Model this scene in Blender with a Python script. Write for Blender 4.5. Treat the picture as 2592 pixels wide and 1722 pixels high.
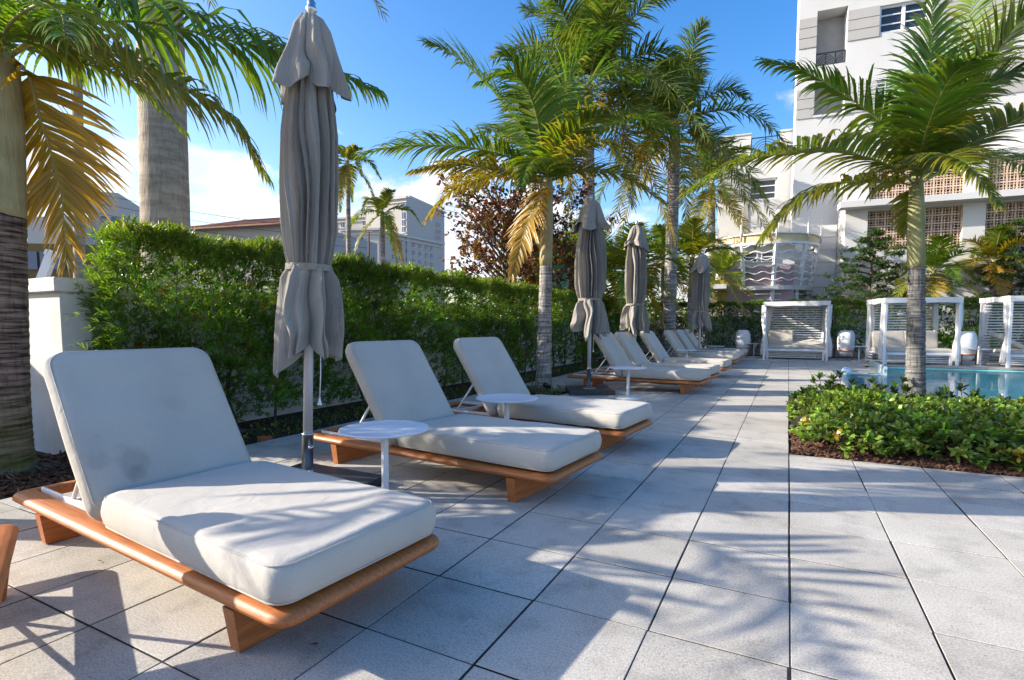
import bpy, bmesh, math, random
import numpy as np
from mathutils import Vector, Matrix

random.seed(7)
rng = np.random.default_rng(7)
PI = math.pi
R = math.radians
for o in list(bpy.data.objects):
    bpy.data.objects.remove(o)
sc = bpy.context.scene
COL = sc.collection

# ------------------------------------------------------------------ camera
CAMH = 1.1
FPX = 1346.0                      # focal length in photograph pixels (2592 wide)
YAW, PITCH = R(27.4), R(3.9)
CX, CY = 1296.0, 824 + FPX * math.tan(PITCH)
cam = bpy.data.cameras.new('camera')
cam.sensor_width = 36
cam.lens = 36 * FPX / 2592
cam.shift_y = (CY - 861) / 2592
cam.clip_start = 0.05
cam.clip_end = 3000
camo = bpy.data.objects.new('camera', cam)
COL.objects.link(camo)
camo.location = (0, 0, CAMH)
camo.rotation_euler = (PI / 2 - PITCH, 0, YAW)
sc.camera = camo
sc.render.resolution_x, sc.render.resolution_y = 1024, 680

# ------------------------------------------------------------------ sky and sun
SUN_AZ, SUN_EL = R(24), R(23.5)   # direction the light travels (from +x towards +y) and elevation
w = bpy.data.worlds.new('World')
sc.world = w
w.use_nodes = True
nt = w.node_tree
nt.nodes.clear()
N = nt.nodes.new
out = N('ShaderNodeOutputWorld')
bg = N('ShaderNodeBackground')
bg.inputs['Strength'].default_value = 0.132
sky = N('ShaderNodeTexSky')
sky.sky_type = 'NISHITA'
sky.sun_disc = False
sky.sun_elevation = SUN_EL
sky.sun_rotation = math.atan2(-math.cos(SUN_AZ), -math.sin(SUN_AZ))
sky.altitude = 0
sky.air_density = 1.0
sky.dust_density = 1.5
sky.ozone_density = 2.2
hsv = N('ShaderNodeHueSaturation')
hsv.inputs['Saturation'].default_value = 1.42
hsv.inputs['Value'].default_value = 1.0
hsv.inputs['Hue'].default_value = 0.509
nt.links.new(sky.outputs[0], hsv.inputs['Color'])
tc = N('ShaderNodeTexCoord')
sep = N('ShaderNodeSeparateXYZ')
nt.links.new(tc.outputs['Generated'], sep.inputs[0])
mp = N('ShaderNodeMapping')
mp.inputs['Scale'].default_value = (1, 1, 2.0)
mp.inputs['Location'].default_value = (6.9, 2.553, 1.449)
nt.links.new(tc.outputs['Generated'], mp.inputs[0])
n1 = N('ShaderNodeTexNoise')
n1.inputs['Scale'].default_value = 4.0
n1.inputs['Detail'].default_value = 9
n1.inputs['Roughness'].default_value = 0.56
n1.inputs['Distortion'].default_value = 0.15
nt.links.new(mp.outputs[0], n1.inputs['Vector'])
# clouds sit in a belt above the horizon, all the way round
belt = N('ShaderNodeMapRange')
belt.inputs['From Min'].default_value = 0.20
belt.inputs['From Max'].default_value = 0.46
belt.inputs['To Min'].default_value = 0.125
belt.inputs['To Max'].default_value = -0.22
nt.links.new(sep.outputs['Z'], belt.inputs['Value'])
addn = N('ShaderNodeMath'); addn.operation = 'ADD'
nt.links.new(n1.outputs['Fac'], addn.inputs[0])
nt.links.new(belt.outputs[0], addn.inputs[1])
thr = N('ShaderNodeMapRange')
thr.interpolation_type = 'SMOOTHSTEP'
thr.inputs['From Min'].default_value = 0.545
thr.inputs['From Max'].default_value = 0.66
nt.links.new(addn.outputs[0], thr.inputs['Value'])
n2 = N('ShaderNodeTexNoise')
n2.inputs['Scale'].default_value = 9
n2.inputs['Detail'].default_value = 6
nt.links.new(mp.outputs[0], n2.inputs['Vector'])
cr = N('ShaderNodeMapRange')
cr.inputs['From Min'].default_value = 0.35
cr.inputs['From Max'].default_value = 0.62
nt.links.new(n2.outputs['Fac'], cr.inputs['Value'])
ccol = N('ShaderNodeMix'); ccol.data_type = 'RGBA'
ccol.inputs['A'].default_value = (2.4, 2.75, 3.4, 1)
ccol.inputs['B'].default_value = (3.6, 3.9, 4.5, 1)
nt.links.new(cr.outputs[0], ccol.inputs['Factor'])
mixc = N('ShaderNodeMix'); mixc.data_type = 'RGBA'
nt.links.new(thr.outputs[0], mixc.inputs['Factor'])
nt.links.new(hsv.outputs[0], mixc.inputs['A'])
nt.links.new(ccol.outputs['Result'], mixc.inputs['B'])
nt.links.new(mixc.outputs['Result'], bg.inputs['Color'])
nt.links.new(bg.outputs[0], out.inputs[0])

sl = bpy.data.lights.new('sun', 'SUN')
sl.energy = 3.3
sl.angle = R(0.47)
sl.color = (1.0, 0.98, 0.955)
so = bpy.data.objects.new('sun', sl)
COL.objects.link(so)
ldir = Vector((math.cos(SUN_AZ) * math.cos(SUN_EL), math.sin(SUN_AZ) * math.cos(SUN_EL), -math.sin(SUN_EL)))
so.rotation_euler = ldir.to_track_quat('-Z', 'Y').to_euler()
so.location = (-20, -9, 12)

vs = sc.view_settings
vs.view_transform = 'Standard'
vs.look = 'None'
vs.exposure = 1.46
vs.gamma = 1.0
vs.use_curve_mapping = False
vs.use_white_balance = True
vs.white_balance_temperature = 7300
sc.render.engine = 'CYCLES'
sc.cycles.max_bounces = 7
sc.cycles.transparent_max_bounces = 16

# ------------------------------------------------------------------ pixel helpers (display pixels of 2360 wide photo)
SD = 2592 / 2360
FW = np.array([-math.sin(YAW) * math.cos(PITCH), math.cos(YAW) * math.cos(PITCH), -math.sin(PITCH)])
RT = np.array([math.cos(YAW), math.sin(YAW), 0.0])
UP = np.cross(RT, FW)
CAM = np.array([0, 0, CAMH])
def ray(x, y):
    return FW + RT * (x * SD - CX) / FPX - UP * (y * SD - CY) / FPX
def P(x, y, d):
    return CAM + ray(x, y) * d
def onz(x, y, z=0.0):
    r = ray(x, y)
    return CAM + r * (z - CAMH) / r[2]
def ony(x, y, Y):
    r = ray(x, y)
    return CAM + r * Y / r[1]
def depth_of(p):
    return float((np.array(p) - CAM) @ FW)
def proj(p):
    q = np.array(p) - CAM
    z = q @ FW
    return (CX + FPX * (q @ RT) / z) / SD, (CY - FPX * (q @ UP) / z) / SD, z

# ------------------------------------------------------------------ materials
MATS = {}
def newmat(name):
    m = bpy.data.materials.new(name)
    m.use_nodes = True
    t = m.node_tree
    t.nodes.clear()
    o = t.nodes.new('ShaderNodeOutputMaterial')
    return m, t, o
def principled(t, col, rough, metal=0, spec=0.5):
    b = t.nodes.new('ShaderNodeBsdfPrincipled')
    b.inputs['Base Color'].default_value = (*col, 1)
    b.inputs['Roughness'].default_value = rough
    b.inputs['Metallic'].default_value = metal
    b.inputs['Specular IOR Level'].default_value = spec
    return b
def mat(name, col, rough=0.6, metal=0.0, var=0.12, vscale=3.0, bump=0.0, bscale=60.0, spec=0.4, stretch=(1, 1, 1),
        col2=None, v2=0.5, rnd=0.0, detail=5, coord='Object'):
    """procedural surface: noise-varied colour, fine relief"""
    if name in MATS:
        return MATS[name]
    m, t, o = newmat(name)
    b = principled(t, col, rough, metal, spec)
    co = t.nodes.new('ShaderNodeTexCoord')
    mp = t.nodes.new('ShaderNodeMapping')
    mp.inputs['Scale'].default_value = stretch
    t.links.new(co.outputs[coord], mp.inputs[0])
    nz = t.nodes.new('ShaderNodeTexNoise')
    nz.inputs['Scale'].default_value = vscale
    nz.inputs['Detail'].default_value = detail
    t.links.new(mp.outputs[0], nz.inputs['Vector'])
    mx = t.nodes.new('ShaderNodeMix'); mx.data_type = 'RGBA'
    c2 = col2 if col2 else tuple(c * (1 - 2 * var) for c in col)
    c1 = col if col2 else tuple(min(1, c * (1 + var)) for c in col)
    mx.inputs['A'].default_value = (*c2, 1)
    mx.inputs['B'].default_value = (*c1, 1)
    mr = t.nodes.new('ShaderNodeMapRange')
    mr.inputs['From Min'].default_value = 0.3
    mr.inputs['From Max'].default_value = 0.7
    t.links.new(nz.outputs['Fac'], mr.inputs['Value'])
    t.links.new(mr.outputs[0], mx.inputs['Factor'])
    src = mx.outputs['Result']
    if rnd:
        oi = t.nodes.new('ShaderNodeObjectInfo')
        r2 = t.nodes.new('ShaderNodeMapRange')
        r2.inputs['To Min'].default_value = 1 - rnd
        r2.inputs['To Max'].default_value = 1 + rnd
        t.links.new(oi.outputs['Random'], r2.inputs['Value'])
        h = t.nodes.new('ShaderNodeHueSaturation')
        t.links.new(r2.outputs[0], h.inputs['Value'])
        t.links.new(src, h.inputs['Color'])
        src = h.outputs[0]
    t.links.new(src, b.inputs['Base Color'])
    if bump:
        n2 = t.nodes.new('ShaderNodeTexNoise')
        n2.inputs['Scale'].default_value = bscale
        n2.inputs['Detail'].default_value = 4
        t.links.new(mp.outputs[0], n2.inputs['Vector'])
        bp = t.nodes.new('ShaderNodeBump')
        bp.inputs['Strength'].default_value = bump
        bp.inputs['Distance'].default_value = 0.02
        t.links.new(n2.outputs['Fac'], bp.inputs['Height'])
        t.links.new(bp.outputs[0], b.inputs['Normal'])
    t.links.new(b.outputs[0], o.inputs[0])
    MATS[name] = m
    return m
def leafmat(name, trans=0.4, rough=0.42, spec=0.35):
    """leaf surface: colour from the per-leaf 'tint' attribute, lets light through"""
    m, t, o = newmat(name)
    at = t.nodes.new('ShaderNodeAttribute')
    at.attribute_name = 'tint'
    b = principled(t, (0.1, 0.2, 0.05), rough, 0, spec)
    t.links.new(at.outputs['Color'], b.inputs['Base Color'])
    tr = t.nodes.new('ShaderNodeBsdfTranslucent')
    g = t.nodes.new('ShaderNodeMix'); g.data_type = 'RGBA'; g.blend_type = 'MULTIPLY'
    g.inputs['Factor'].default_value = 1
    g.inputs['B'].default_value = (1.7, 1.55, 0.6, 1)
    t.links.new(at.outputs['Color'], g.inputs['A'])
    t.links.new(g.outputs['Result'], tr.inputs['Color'])
    ms = t.nodes.new('ShaderNodeMixShader')
    ms.inputs[0].default_value = trans
    t.links.new(b.outputs[0], ms.inputs[1])
    t.links.new(tr.outputs[0], ms.inputs[2])
    t.links.new(ms.outputs[0], o.inputs[0])
    MATS[name] = m
    return m

leafmat('palm_leaf', 0.38, 0.36, 0.5)
leafmat('needle_leaf', 0.42, 0.36, 0.5)
leafmat('broad_leaf', 0.28, 0.33, 0.5)
leafmat('tree_leaf', 0.35, 0.5, 0.3)

def paver_material():
    m, t, o = newmat('paver_concrete')
    b = principled(t, (0.6, 0.6, 0.58), 0.8, 0, 0.3)
    g = t.nodes.new('ShaderNodeNewGeometry')
    L = t.links.new
    big = t.nodes.new('ShaderNodeTexNoise'); big.inputs['Scale'].default_value = 1.7; big.inputs['Detail'].default_value = 6
    L(g.outputs['Position'], big.inputs['Vector'])
    c = t.nodes.new('ShaderNodeMix'); c.data_type = 'RGBA'
    c.inputs['A'].default_value = (0.49, 0.45, 0.39, 1)
    c.inputs['B'].default_value = (0.605, 0.56, 0.49, 1)
    r1 = t.nodes.new('ShaderNodeMapRange'); r1.inputs['From Min'].default_value = 0.3; r1.inputs['From Max'].default_value = 0.65
    L(big.outputs['Fac'], r1.inputs['Value']); L(r1.outputs[0], c.inputs['Factor'])
    # exposed aggregate: fine salt-and-pepper plus pits
    f1 = t.nodes.new('ShaderNodeTexNoise'); f1.inputs['Scale'].default_value = 130; f1.inputs['Detail'].default_value = 3; f1.inputs['Roughness'].default_value = 0.7
    L(g.outputs['Position'], f1.inputs['Vector'])
    r2 = t.nodes.new('ShaderNodeMapRange'); r2.inputs['From Min'].default_value = 0.30; r2.inputs['From Max'].default_value = 0.62; r2.inputs['To Min'].default_value = 0.60; r2.inputs['To Max'].default_value = 1.10
    L(f1.outputs['Fac'], r2.inputs['Value'])
    vo = t.nodes.new('ShaderNodeTexVoronoi'); vo.inputs['Scale'].default_value = 42; vo.inputs['Randomness'].default_value = 1
    L(g.outputs['Position'], vo.inputs['Vector'])
    r3 = t.nodes.new('ShaderNodeMapRange'); r3.inputs['From Min'].default_value = 0.06; r3.inputs['From Max'].default_value = 0.16; r3.inputs['To Min'].default_value = 0.45
    L(vo.outputs['Distance'], r3.inputs['Value'])
    # only some cells are pits
    wn = t.nodes.new('ShaderNodeMath'); wn.operation = 'GREATER_THAN'; wn.inputs[1].default_value = 0.72
    sp = t.nodes.new('ShaderNodeSeparateColor'); L(vo.outputs['Color'], sp.inputs[0]); L(sp.outputs[0], wn.inputs[0])
    mx3 = t.nodes.new('ShaderNodeMix'); mx3.inputs['A'].default_value = 1.0
    L(wn.outputs[0], mx3.inputs['Factor']); L(r3.outputs[0], mx3.inputs['B'])
    mul = t.nodes.new('ShaderNodeMath'); mul.operation = 'MULTIPLY'
    L(r2.outputs[0], mul.inputs[0]); L(mx3.outputs['Result'], mul.inputs[1])
    # stains
    st = t.nodes.new('ShaderNodeTexNoise'); st.inputs['Scale'].default_value = 4.5; st.inputs['Detail'].default_value = 8; st.inputs['Roughness'].default_value = 0.65
    L(g.outputs['Position'], st.inputs['Vector'])
    r4 = t.nodes.new('ShaderNodeMapRange'); r4.inputs['From Min'].default_value = 0.32; r4.inputs['From Max'].default_value = 0.5; r4.inputs['To Min'].default_value = 0.74
    L(st.outputs['Fac'], r4.inputs['Value'])
    mul2 = t.nodes.new('ShaderNodeMath'); mul2.operation = 'MULTIPLY'
    L(mul.outputs[0], mul2.inputs[0]); L(r4.outputs[0], mul2.inputs[1])
    oi = t.nodes.new('ShaderNodeObjectInfo')
    r5 = t.nodes.new('ShaderNodeMapRange'); r5.inputs['To Min'].default_value = 0.87; r5.inputs['To Max'].default_value = 1.05
    L(oi.outputs['Random'], r5.inputs['Value'])
    mul3 = t.nodes.new('ShaderNodeMath'); mul3.operation = 'MULTIPLY'
    L(mul2.outputs[0], mul3.inputs[0]); L(r5.outputs[0], mul3.inputs[1])
    vm = t.nodes.new('ShaderNodeVectorMath'); vm.operation = 'SCALE'
    L(c.outputs['Result'], vm.inputs[0]); L(mul3.outputs[0], vm.inputs['Scale'])
    L(vm.outputs[0], b.inputs['Base Color'])
    bp = t.nodes.new('ShaderNodeBump'); bp.inputs['Strength'].default_value = 0.35; bp.inputs['Distance'].default_value = 0.003
    L(mul.outputs[0], bp.inputs['Height']); L(bp.outputs[0], b.inputs['Normal'])
    L(b.outputs[0], o.inputs[0])
    MATS['paver'] = m
paver_material()

def fabric_material(name, col, weave=900, stains=False, wr=0.0, wsc=(1, 1, 1)):
    m, t, o = newmat(name)
    L = t.links.new
    b = principled(t, col, 0.9, 0, 0.15)
    b.inputs['Sheen Weight'].default_value = 0.15
    co = t.nodes.new('ShaderNodeTexCoord')
    nz = t.nodes.new('ShaderNodeTexNoise'); nz.inputs['Scale'].default_value = 3; nz.inputs['Detail'].default_value = 6
    L(co.outputs['Object'], nz.inputs['Vector'])
    r = t.nodes.new('ShaderNodeMapRange'); r.inputs['From Min'].default_value = 0.3; r.inputs['From Max'].default_value = 0.7
    r.inputs['To Min'].default_value = 0.90; r.inputs['To Max'].default_value = 1.04
    L(nz.outputs['Fac'], r.inputs['Value'])
    fac = r.outputs[0]
    wv = t.nodes.new('ShaderNodeTexNoise'); wv.inputs['Scale'].default_value = weave; wv.inputs['Detail'].default_value = 2
    L(co.outputs['Object'], wv.inputs['Vector'])
    r2 = t.nodes.new('ShaderNodeMapRange'); r2.inputs['From Min'].default_value = 0.3; r2.inputs['From Max'].default_value = 0.7
    r2.inputs['To Min'].default_value = 0.86; r2.inputs['To Max'].default_value = 1.08
    L(wv.outputs['Fac'], r2.inputs['Value'])
    mu = t.nodes.new('ShaderNodeMath'); mu.operation = 'MULTIPLY'
    L(fac, mu.inputs[0]); L(r2.outputs[0], mu.inputs[1])
    fac = mu.outputs[0]
    if stains:
        # water marks low on the backrest, with soft uneven edges
        for (px, py, pz, rad, dark) in stains:
            vs_ = t.nodes.new('ShaderNodeVectorMath'); vs_.operation = 'SUBTRACT'; vs_.inputs[1].default_value = (px, py, pz)
            L(co.outputs['Object'], vs_.inputs[0])
            le = t.nodes.new('ShaderNodeVectorMath'); le.operation = 'LENGTH'
            L(vs_.outputs[0], le.inputs[0])
            ns = t.nodes.new('ShaderNodeTexNoise'); ns.inputs['Scale'].default_value = 14; ns.inputs['Detail'].default_value = 5
            L(co.outputs['Object'], ns.inputs['Vector'])
            ad = t.nodes.new('ShaderNodeMath'); ad.operation = 'MULTIPLY_ADD'; ad.inputs[1].default_value = rad * 1.6; 
            L(ns.outputs['Fac'], ad.inputs[0]); L(le.outputs['Value'], ad.inputs[2])
            rs = t.nodes.new('ShaderNodeMapRange'); rs.interpolation_type = 'SMOOTHSTEP'
            rs.inputs['From Min'].default_value = rad * 1.2; rs.inputs['From Max'].default_value = rad * 1.9
            rs.inputs['To Min'].default_value = dark; rs.inputs['To Max'].default_value = 1
            L(ad.outputs[0], rs.inputs['Value'])
            mm = t.nodes.new('ShaderNodeMath'); mm.operation = 'MULTIPLY'
            L(fac, mm.inputs[0]); L(rs.outputs[0], mm.inputs[1])
            fac = mm.outputs[0]
    vm = t.nodes.new('ShaderNodeVectorMath'); vm.operation = 'SCALE'
    vm.inputs[0].default_value = col
    L(fac, vm.inputs['Scale']); L(vm.outputs[0], b.inputs['Base Color'])
    bp = t.nodes.new('ShaderNodeBump'); bp.inputs['Strength'].default_value = 0.25; bp.inputs['Distance'].default_value = 0.002
    L(wv.outputs['Fac'], bp.inputs['Height'])
    last = bp
    if wr:
        wn = t.nodes.new('ShaderNodeTexNoise'); wn.inputs['Scale'].default_value = 7; wn.inputs['Detail'].default_value = 4; wn.inputs['Distortion'].default_value = 1.2
        wm = t.nodes.new('ShaderNodeMapping'); wm.inputs['Scale'].default_value = wsc
        L(co.outputs['Object'], wm.inputs[0]); L(wm.outputs[0], wn.inputs['Vector'])
        b2 = t.nodes.new('ShaderNodeBump'); b2.inputs['Strength'].default_value = wr; b2.inputs['Distance'].default_value = 0.03
        L(wn.outputs['Fac'], b2.inputs['Height']); L(bp.outputs[0], b2.inputs['Normal'])
        last = b2
    L(last.outputs[0], b.inputs['Normal'])
    L(b.outputs[0], o.inputs[0])
    MATS[name] = m
    return m
fabric_material('cushion', (0.52, 0.48, 0.42), 420, wr=0.2)
fabric_material('cushion_stained', (0.52, 0.48, 0.42), 420, wr=0.2,
                stains=[(-0.20, -0.19, 0.05, 0.085, 0.8), (-0.17, -0.31, 0.05, 0.06, 0.86), (-0.27, -0.18, 0.05, 0.05, 0.8), (-0.05, -0.29, 0.05, 0.02, 0.8), (0.06, 0.1, 0.05, 0.06, 0.92)])
fabric_material('umbrella_cloth', (0.30, 0.275, 0.24), 500, wr=0.45, wsc=(2.2, 2.2, 0.5))
fabric_material('canopy_cloth', (0.72, 0.70, 0.68), 300, wr=0.15)
mat('teak', (0.46, 0.145, 0.036), 0.46, var=0.17, vscale=5, stretch=(1.2, 18, 18), bump=0.12, bscale=30, spec=0.5)
mat('teak_cross', (0.44, 0.138, 0.034), 0.48, var=0.17, vscale=5, stretch=(18, 1.2, 18), bump=0.12, bscale=30, spec=0.5)
mat('white_metal', (0.74, 0.75, 0.76), 0.4, var=0.03, vscale=4)
mat('table_white', (0.70, 0.73, 0.78), 0.35, var=0.03, vscale=4)
mat('pole_metal', (0.62, 0.61, 0.60), 0.42, metal=0.25, var=0.05)
mat('steel', (0.60, 0.59, 0.56), 0.28, metal=1.0, var=0.04)
mat('granite', (0.05, 0.053, 0.056), 0.35, var=0.3, vscale=60, bump=0.1, bscale=120)
mat('stucco', (0.61, 0.60, 0.58), 0.85, var=0.035, vscale=0.6, bump=0.15, bscale=40)
mat('wall_stucco', (0.66, 0.66, 0.64), 0.85, var=0.09, vscale=2.2, bump=0.2, bscale=60)
mat('panel_grey', (0.43, 0.415, 0.39), 0.8, var=0.03, vscale=1)
mat('recess_grey', (0.36, 0.345, 0.33), 0.85, var=0.04)
mat('rail_black', (0.03, 0.034, 0.038), 0.45, var=0.1)
mat('window_glass', (0.025, 0.03, 0.04), 0.08, var=0.25, vscale=0.7, spec=0.8)
mat('blue_glass', (0.035, 0.06, 0.16), 0.1, var=0.2, vscale=0.1, spec=0.8)
mat('cream', (0.62, 0.52, 0.30), 0.7, var=0.05)
mat('mauve', (0.34, 0.25, 0.26), 0.8, var=0.05)
mat('block_terracotta', (0.60, 0.44, 0.33), 0.85, var=0.08, vscale=4, rnd=0.06)
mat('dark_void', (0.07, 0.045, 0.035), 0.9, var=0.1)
mat('hotel_wall', (0.46, 0.43, 0.39), 0.85, var=0.03, vscale=0.05)
mat('hotel_trim', (0.55, 0.53, 0.50), 0.8, var=0.03, vscale=0.05)
mat('roof_tile', (0.36, 0.17, 0.11), 0.8, var=0.15, vscale=2)
mat('soil', (0.05, 0.032, 0.02), 0.95, var=0.3, vscale=9, bump=0.6, bscale=50)
mat('bark_chip', (0.13, 0.06, 0.035), 0.9, var=0.3, vscale=20, bump=0.3, rnd=0.2)
mat('joint', (0.03, 0.028, 0.024), 0.95, var=0.3, vscale=20)
mat('ground', (0.16, 0.16, 0.15), 0.95, var=0.2, vscale=0.5)
mat('pool_plaster', (0.34, 0.86, 0.80), 0.6, var=0.05, vscale=1.5)
mat('tree_bark', (0.14, 0.105, 0.08), 0.9, var=0.25, vscale=8, bump=0.5, bscale=30)
mat('asphalt', (0.05, 0.05, 0.05), 0.9, var=0.2)
mat('banner_green', (0.03, 0.42, 0.24), 0.6, var=0.05)
mat('banner_text', (0.8, 0.8, 0.8), 0.6, var=0.02)
mat('banner_light', (0.16, 0.62, 0.48), 0.6, var=0.05)
mat('lantern_white', (0.78, 0.79, 0.80), 0.7, var=0.03, vscale=30, bump=0.1, bscale=80)
mat('black_plastic', (0.015, 0.015, 0.017), 0.4, var=0.1)
mat('cable_black', (0.02, 0.02, 0.02), 0.6, var=0.1)
mat('brown_wall', (0.24, 0.14, 0.05), 0.8, var=0.15, vscale=0.6)
mat('petiole', (0.36, 0.34, 0.14), 0.5, var=0.2)
mat('ball_blue', (0.45, 0.62, 0.75), 0.2, var=0.05)
mat('terracotta_pot', (0.42, 0.13, 0.05), 0.8, var=0.1)

def trunk_material(name, c1, c2, ring=26.0, vert=0.0, moss=0.0, dark=0.5):
    m, t, o = newmat(name)
    L = t.links.new
    b = principled(t, c1, 0.85, 0, 0.2)
    co = t.nodes.new('ShaderNodeTexCoord')
    sp = t.nodes.new('ShaderNodeSeparateXYZ'); L(co.outputs['Object'], sp.inputs[0])
    mp = t.nodes.new('ShaderNodeMapping'); mp.inputs['Scale'].default_value = (3, 3, ring); L(co.outputs['Object'], mp.inputs[0])
    nz = t.nodes.new('ShaderNodeTexNoise'); nz.inputs['Scale'].default_value = 1; nz.inputs['Detail'].default_value = 6; nz.inputs['Roughness'].default_value = 0.6
    L(mp.outputs[0], nz.inputs['Vector'])
    mp2 = t.nodes.new('ShaderNodeMapping'); mp2.inputs['Scale'].default_value = (38, 38, 5); L(co.outputs['Object'], mp2.inputs[0])
    n2 = t.nodes.new('ShaderNodeTexNoise'); n2.inputs['Scale'].default_value = 1; n2.inputs['Detail'].default_value = 5; L(mp2.outputs[0], n2.inputs['Vector'])
    r = t.nodes.new('ShaderNodeMapRange'); r.inputs['From Min'].default_value = 0.38; r.inputs['From Max'].default_value = 0.60; L(nz.outputs['Fac'], r.inputs['Value'])
    mx = t.nodes.new('ShaderNodeMix'); mx.data_type = 'RGBA'; mx.inputs['A'].default_value = (*c2, 1); mx.inputs['B'].default_value = (*c1, 1); L(r.outputs[0], mx.inputs['Factor'])
    src = mx.outputs['Result']
    if vert:
        r2 = t.nodes.new('ShaderNodeMapRange'); r2.inputs['From Min'].default_value = 0.36; r2.inputs['From Max'].default_value = 0.5; r2.inputs['To Min'].default_value = 1 - vert; L(n2.outputs['Fac'], r2.inputs['Value'])
        vm = t.nodes.new('ShaderNodeVectorMath'); vm.operation = 'SCALE'; L(src, vm.inputs[0]); L(r2.outputs[0], vm.inputs['Scale']); src = vm.outputs[0]
    if moss:
        r3 = t.nodes.new('ShaderNodeMapRange'); r3.inputs['From Min'].default_value = 0.75; r3.inputs['From Max'].default_value = 0.0; r3.inputs['To Max'].default_value = moss; L(sp.outputs['Z'], r3.inputs['Value'])
        n3 = t.nodes.new('ShaderNodeTexNoise'); n3.inputs['Scale'].default_value = 9; n3.inputs['Detail'].default_value = 6; L(co.outputs['Object'], n3.inputs['Vector'])
        mm = t.nodes.new('ShaderNodeMath'); mm.operation = 'MULTIPLY'; L(r3.outputs[0], mm.inputs[0]); L(n3.outputs['Fac'], mm.inputs[1])
        mk = t.nodes.new('ShaderNodeMix'); mk.data_type = 'RGBA'; mk.inputs['B'].default_value = (0.13, 0.17, 0.015, 1); L(mm.outputs[0], mk.inputs['Factor']); L(src, mk.inputs['A']); src = mk.outputs['Result']
    L(src, b.inputs['Base Color'])
    bp = t.nodes.new('ShaderNodeBump'); bp.inputs['Strength'].default_value = 0.6; bp.inputs['Distance'].default_value = 0.02
    ad = t.nodes.new('ShaderNodeMath'); L(nz.outputs['Fac'], ad.inputs[0]); L(n2.outputs['Fac'], ad.inputs[1])
    L(ad.outputs[0], bp.inputs['Height']); L(bp.outputs[0], b.inputs['Normal'])
    L(b.outputs[0], o.inputs[0])
    MATS[name] = m
trunk_material('trunk_brown', (0.30, 0.21, 0.16), (0.05, 0.028, 0.02), 42, 0.28, 0.9)
trunk_material('trunk_grey', (0.40, 0.37, 0.345), (0.15, 0.125, 0.11), 26, 0.5, 0.25)
trunk_material('trunk_dark', (0.27, 0.26, 0.25), (0.085, 0.078, 0.075), 40, 0.5, 0.1)
trunk_material('trunk_pale', (0.37, 0.315, 0.25), (0.25, 0.205, 0.155), 11, 0.2)
trunk_material('shaft_tan', (0.42, 0.36, 0.20), (0.33, 0.27, 0.13), 3, 0.1)
trunk_material('shaft_green', (0.34, 0.33, 0.17), (0.24, 0.25, 0.11), 3, 0.1)

def mosaic_material():
    m, t, o = newmat('mosaic')
    L = t.links.new
    b = principled(t, (0.3, 0.5, 0.65), 0.25)
    co = t.nodes.new('ShaderNodeTexCoord')
    br = t.nodes.new('ShaderNodeTexBrick')
    br.offset = 0.0
    br.inputs['Scale'].default_value = 14
    br.inputs['Brick Width'].default_value = 0.5; br.inputs['Row Height'].default_value = 0.5
    br.inputs['Mortar Size'].default_value = 0.03
    br.inputs['Color1'].default_value = (0.16, 0.36, 0.50, 1); br.inputs['Color2'].default_value = (0.42, 0.58, 0.68, 1); br.inputs['Mortar'].default_value = (0.6, 0.62, 0.63, 1)
    mp = t.nodes.new('ShaderNodeMapping'); mp.inputs['Rotation'].default_value = (0.6, 0.6, 0)
    sp = t.nodes.new('ShaderNodeSeparateXYZ'); L(co.outputs['Object'], sp.inputs[0])
    ad = t.nodes.new('ShaderNodeMath'); L(sp.outputs['X'], ad.inputs[0]); L(sp.outputs['Y'], ad.inputs[1])
    cb = t.nodes.new('ShaderNodeCombineXYZ'); L(ad.outputs[0], cb.inputs[0]); L(sp.outputs['Z'], cb.inputs[1])
    L(cb.outputs[0], br.inputs['Vector'])
    L(br.outputs['Color'], b.inputs['Base Color']); L(b.outputs[0], o.inputs[0])
    MATS['mosaic'] = m
mosaic_material()

def water_material():
    m, t, o = newmat('pool_water')
    L = t.links.new
    co = t.nodes.new('ShaderNodeTexCoord')
    mp = t.nodes.new('ShaderNodeMapping'); mp.inputs['Scale'].default_value = (1.0, 2.0, 1); L(co.outputs['Object'], mp.inputs[0])
    nz = t.nodes.new('ShaderNodeTexNoise'); nz.inputs['Scale'].default_value = 2.6; nz.inputs['Detail'].default_value = 4; L(mp.outputs[0], nz.inputs['Vector'])
    bp = t.nodes.new('ShaderNodeBump'); bp.inputs['Strength'].default_value = 0.05; bp.inputs['Distance'].default_value = 0.06; L(nz.outputs['Fac'], bp.inputs['Height'])
    fr = t.nodes.new('ShaderNodeFresnel'); fr.inputs['IOR'].default_value = 1.11; L(bp.outputs[0], fr.inputs['Normal'])
    tr = t.nodes.new('ShaderNodeBsdfTransparent'); tr.inputs['Color'].default_value = (0.70, 0.99, 0.96, 1)
    gl = t.nodes.new('ShaderNodeBsdfGlossy'); gl.inputs['Roughness'].default_value = 0.015; L(bp.outputs[0], gl.inputs['Normal'])
    ms = t.nodes.new('ShaderNodeMixShader'); L(fr.outputs[0], ms.inputs[0]); L(tr.outputs[0], ms.inputs[1]); L(gl.outputs[0], ms.inputs[2])
    L(ms.outputs[0], o.inputs[0])
    MATS['water'] = m
water_material()

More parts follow.
